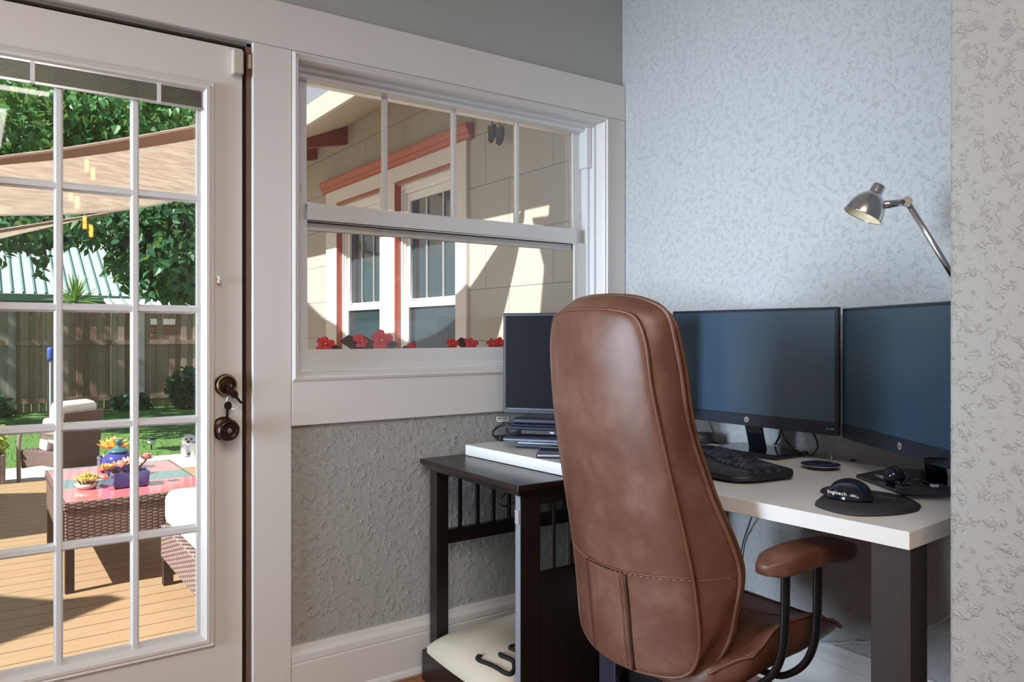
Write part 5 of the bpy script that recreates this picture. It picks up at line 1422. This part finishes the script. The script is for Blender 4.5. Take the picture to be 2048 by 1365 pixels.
def rectpot(nm, lab, a, b, z0, z1, mat):
    t = thing(nm, lab, 'pot', ((a[0]+b[0])/2, (a[1]+b[1])/2, z0))
    m = MB(); rows = []
    for ins, z in ((.010, z0), (.002, z0+.01), (0, z1-.01), (0, z1), (.012, z1), (.012, z0+.02)):
        rows.append([(a[0]+ins, a[1]+ins, z), (b[0]-ins, a[1]+ins, z), (b[0]-ins, b[1]-ins, z), (a[0]+ins, b[1]-ins, z)])
    V = m.grid(rows, cv=True); m.b.faces.new(V[0]); m.b.faces.new(V[-1]); m.build('pot', mat, t, world=True, bevel=.003)
    MB().box((a[0]+.012, a[1]+.012, z0+.03), (b[0]-.012, b[1]-.012, z1-.015)).build('soil', bpy.data.materials['soil'], t, world=True); return t
a0 = at(232, 980, z=tz)
pk = rectpot('flower_pot', 'rectangular glazed blue pot at the front of the patio table', (a0.x-.01, a0.y+.0), (a0.x+.165, a0.y+.135), tz, tz+.085, BLUE)
pc_ = (a0.x+.077, a0.y+.067, tz+.075)
ORG = ((.62, .30, .07), (.80, .56, .22)); PNK = ((.50, .20, .14), (.86, .62, .50)); YG = ((.52, .50, .12), (.80, .70, .30))
succulent('succulent', 'trailing pink and orange succulents in the rectangular blue pot', pc_, [((pc_[0]-.05, pc_[1]-.03, tz+.115), .062, 16, .1, *PNK), ((pc_[0]+.0, pc_[1]+.0, tz+.125), .066, 18, .1, *PNK), ((pc_[0]-.125, pc_[1]-.02, tz+.105), .055, 13, 0, *ORG), ((pc_[0]+.085, pc_[1]+.015, tz+.135), .060, 16, .2, (.30, .09, .08), (.78, .52, .46)), ((pc_[0]-.09, pc_[1]+.03, tz+.10), .05, 12, 0, *ORG), ((pc_[0]-.13, pc_[1]-.06, tz+.06), .042, 10, -.2, *PNK)], group=None)
j0 = at(233, 958, z=tz)
jr = thing('ginger_jar', 'round blue ceramic jar with a teal domed lid behind the front pot', 'jar', (j0.x+.02, j0.y+.07, tz))
MB().lathe([(.0001, .002), (.050, .002), (.062, .02), (.083, .06), (.088, .095), (.074, .125), (.050, .138), (.048, .142)], 32).build('body', BLUE, jr, smooth=True)
MB().lathe([(.056, .142), (.058, .146), (.050, .154), (.028, .166), (.014, .172), (.011, .180), (.018, .192), (.021, .204), (.014, .216), (.0001, .219)], 28).build('lid', TEAL, jr, smooth=True)
b0_ = at(208, 956, z=tz)
pk2 = rectpot('flower_pot', 'square blue pot at the back left of the jar on the patio table', (b0_.x-.0, b0_.y+.16), (b0_.x+.15, b0_.y+.30), tz, tz+.085, BLUE)
c2_ = (b0_.x+.075, b0_.y+.23, tz+.075)
def hz_(u, v, y): 
    p = at(u, v, y=y); return (p.x, p.y, p.z)
succulent('succulent', 'tall yellow orange star shaped succulent in the square pot behind the jar', c2_, [(hz_(226, 897, c2_[1]), .115, 30, .05, (.70, .30, .06), (.88, .66, .20)), (hz_(222, 922, c2_[1]), .085, 20, .0, *YG), (hz_(212, 930, c2_[1]-.04), .05, 12, .1, *PNK)])
succulent('succulent', 'pale pink succulent rosette at the right of the blue jar', (c2_[0]+.08, c2_[1], tz+.075), [(hz_(254, 912, c2_[1]), .075, 18, .1, (.55, .38, .34), (.85, .70, .66)), (hz_(262, 925, c2_[1]), .05, 12, .1, *PNK)])
g0_ = at(163, 982, z=tz)
gb_ = thing('glass_dish', 'low clear dish with trailing stems at the left of the table', 'dish', (g0_.x+.03, g0_.y+.05, tz))
MB().lathe([(.0001, .003), (.045, .003), (.06, .03), (.058, .03), (.043, .006), (.0001, .006)], 24).build('dish', plain('pale_dish', (.62, .60, .52), .2), gb_, smooth=True)
succulent('succulent', 'low yellow green succulent clump in the dish on the left of the table', (g0_.x+.03, g0_.y+.05, tz+.01), [((g0_.x+.03+.04*math.cos(i*1.05), g0_.y+.05+.04*math.sin(i*1.05), tz+.045), .045, 12, .1, *YG) for i in range(6)] + [((g0_.x+.03, g0_.y+.05, tz+.06), .05, 14, .1, *YG)])
# ---- white box and dog beyond
dx0 = at(385, 921, z=-.20)
bx_ = thing('planter_box', 'white painted box at the right edge of the paving in front of the dog', 'box', (dx0.x+.2, dx0.y+.05, -.20))
ztop_ = at(388, 886, y=dx0.y).z
m = MB().box((dx0.x, dx0.y-.02, -.20), (dx0.x+.42, dx0.y+.06, ztop_)); m.build('body', M['white'], bx_, world=True, bevel=.006)
MB().box((dx0.x-.008, dx0.y-.03, ztop_-.03), (dx0.x+.43, dx0.y+.07, ztop_)).build('rim', M['white'], bx_, world=True, bevel=.003)
hy = dx0.y+.30
hd = at(378, 880, y=hy)
s_ = .0052*1.0
dog = thing('dog', 'small fluffy white dog sitting behind the white box looking towards the house', 'dog', (hd.x+.02, hy, -.20))
def blob(m, c, r, M_=None):
    b2 = bmesh.new(); bmesh.ops.create_icosphere(b2, subdivisions=3, radius=1)
    vs = {}
    for v in b2.verts: vs[v.index] = m.b.verts.new((c[0]+v.co.x*r[0], c[1]+v.co.y*r[1], c[2]+v.co.z*r[2]))
    for f in b2.faces: m.b.faces.new([vs[v.index] for v in f.verts])
    b2.free()
m = MB(); X, Y, Z = hd.x, hy, hd.z
g_ = -.20
DF, DR = Vector((-.26, -.966, 0)), Vector((.966, -.26, 0))      # facing, and the dog's left
def dp(r_, f_, z): return Vector((X, Y, 0)) + DR*r_ + DF*f_ + Vector((0, 0, z))
blob(m, dp(0, 0, Z), (.066, .060, .060)); blob(m, dp(0, .052, Z-.022), (.032, .032, .025))
for sg in (-1, 1):
    blob(m, dp(sg*.058, -.008, Z-.010), (.020, .026, .042))
    blob(m, dp(sg*.034, .025, g_+.075), (.022, .024, .075)); blob(m, dp(sg*.036, .045, g_+.018), (.024, .030, .019))
    blob(m, dp(sg*.055, -.13, g_+.065), (.036, .060, .062)); blob(m, dp(sg*.060, -.05, g_+.02), (.024, .042, .021))
blob(m, dp(0, -.02, Z-.070), (.044, .044, .055)); blob(m, dp(0, -.03, g_+.150), (.058, .056, .085)); blob(m, dp(0, -.11, g_+.10), (.066, .085, .095)); blob(m, dp(.02, -.20, g_+.06), (.026, .06, .026))
o = m.build('body', fabric('white_fur', (.80, .79, .80), 60, .95), dog, world=True, smooth=True)
md = o.modifiers.new('fuse', 'REMESH'); md.mode = 'VOXEL'; md.voxel_size = .009; md.use_smooth_shade = True
tx = bpy.data.textures.new('curls', 'CLOUDS'); tx.noise_scale = .022
md = o.modifiers.new('curls', 'DISPLACE'); md.texture = tx; md.strength = .014; md.mid_level = .5
m = MB(); blob(m, dp(-.004, .094, Z-.012), (.016, .012, .013)); m.build('nose', M['black_gloss'], dog, world=True, smooth=True)
for sg in (-1, 1):
    m = MB(); blob(m, dp(sg*.027, .064, Z+.014), (.011, .012, .011)); m.build('eye', M['black_gloss'], dog, world=True, smooth=True)
# ---- garden light and brush pole on the lawn
def lawn_z(y): return -.215-(y-6.75)*.0365
y = 7.6; c = at(303, 882, y=y)
gl_ = thing('garden_light', 'small solar garden light on a stake in the lawn', 'garden light', (c.x, y, lawn_z(y)))
MB().tube([(c.x, y, lawn_z(y)-.03), (c.x, y, c.z-.04)], .010, 8).build('stake', M['black'], gl_, world=True)
MB().lathe([(.035, -.045), (.045, -.005), (.045, .02)], 20, Matrix.Translation(c)).build('diffuser', plain('frosted_diffuser', (.62, .68, .70), .4), gl_, world=True, smooth=True)
MB().lathe([(.0001, .036), (.03, .033), (.058, .022), (.058, .016), (.0001, .018)], 20, Matrix.Translation(c)).build('cap', M['black'], gl_, world=True, smooth=True)
y = 8.4; a, b = at(101, 708, y=y), at(101, 880, y=y)
bp = thing('brush_pole', 'long handled blue scrub brush standing upright in the lawn', 'brush', (a.x, y, lawn_z(y)))
MB().tube([(a.x, y, lawn_z(y)-.05), (a.x, y, a.z-.03)], .012, 8).build('handle', plain('blue_white_handle', (.45, .50, .72), .4), bp, world=True)
MB().lathe([(.0001, -.085), (.03, -.085), (.036, -.05), (.038, .04), (.03, .075), (.0001, .08)], 16, Matrix.Translation(a)).build('brush_head', plain('blue_bristles', (.04, .09, .36), .7, scale=90, bump=.6), bp, world=True, smooth=True)
# ---- glowing pendant lamp behind the viewer (mirrored in the door glass)
AMB = NT('amber_filament').m; pn_ = AMB.node_tree.nodes['Principled BSDF']; pn_.inputs['Emission Color'].default_value = (1, .42, .07, 1); pn_.inputs['Emission Strength'].default_value = 26; pn_.inputs['Base Color'].default_value = (.8, .4, .1, 1)
pd = thing('pendant_lamp', 'amber filament pendant lamp hanging behind the viewer, mirrored in the door glass', 'lamp', (-1.62, -3.0, 2.72))
for (u, v) in ((178, 450), (150, 392), (182, 335)):
    r_ = at(u, v, y=3.0); p = Vector((r_.x, -3.0, r_.z))
    MB().tube([(p.x, p.y, p.z+.06), (p.x, p.y, 2.72)], .004, 6).build('flex', M['black'], pd, world=True)
    for dx_, dz_ in ((-.018, .016), (.016, -.030)): MB().box((p.x+dx_-.009, p.y-.008, p.z+dz_-.036), (p.x+dx_+.009, p.y+.008, p.z+dz_+.036)).build('filament', AMB, pd, world=True)
MB().lathe([(.0001, -.02), (.10, -.02), (.10, 0), (.0001, 0)], 24, Matrix.Translation((-1.6, -3.0, 2.72))).build('ceiling_rose', M['black'], pd, world=True)
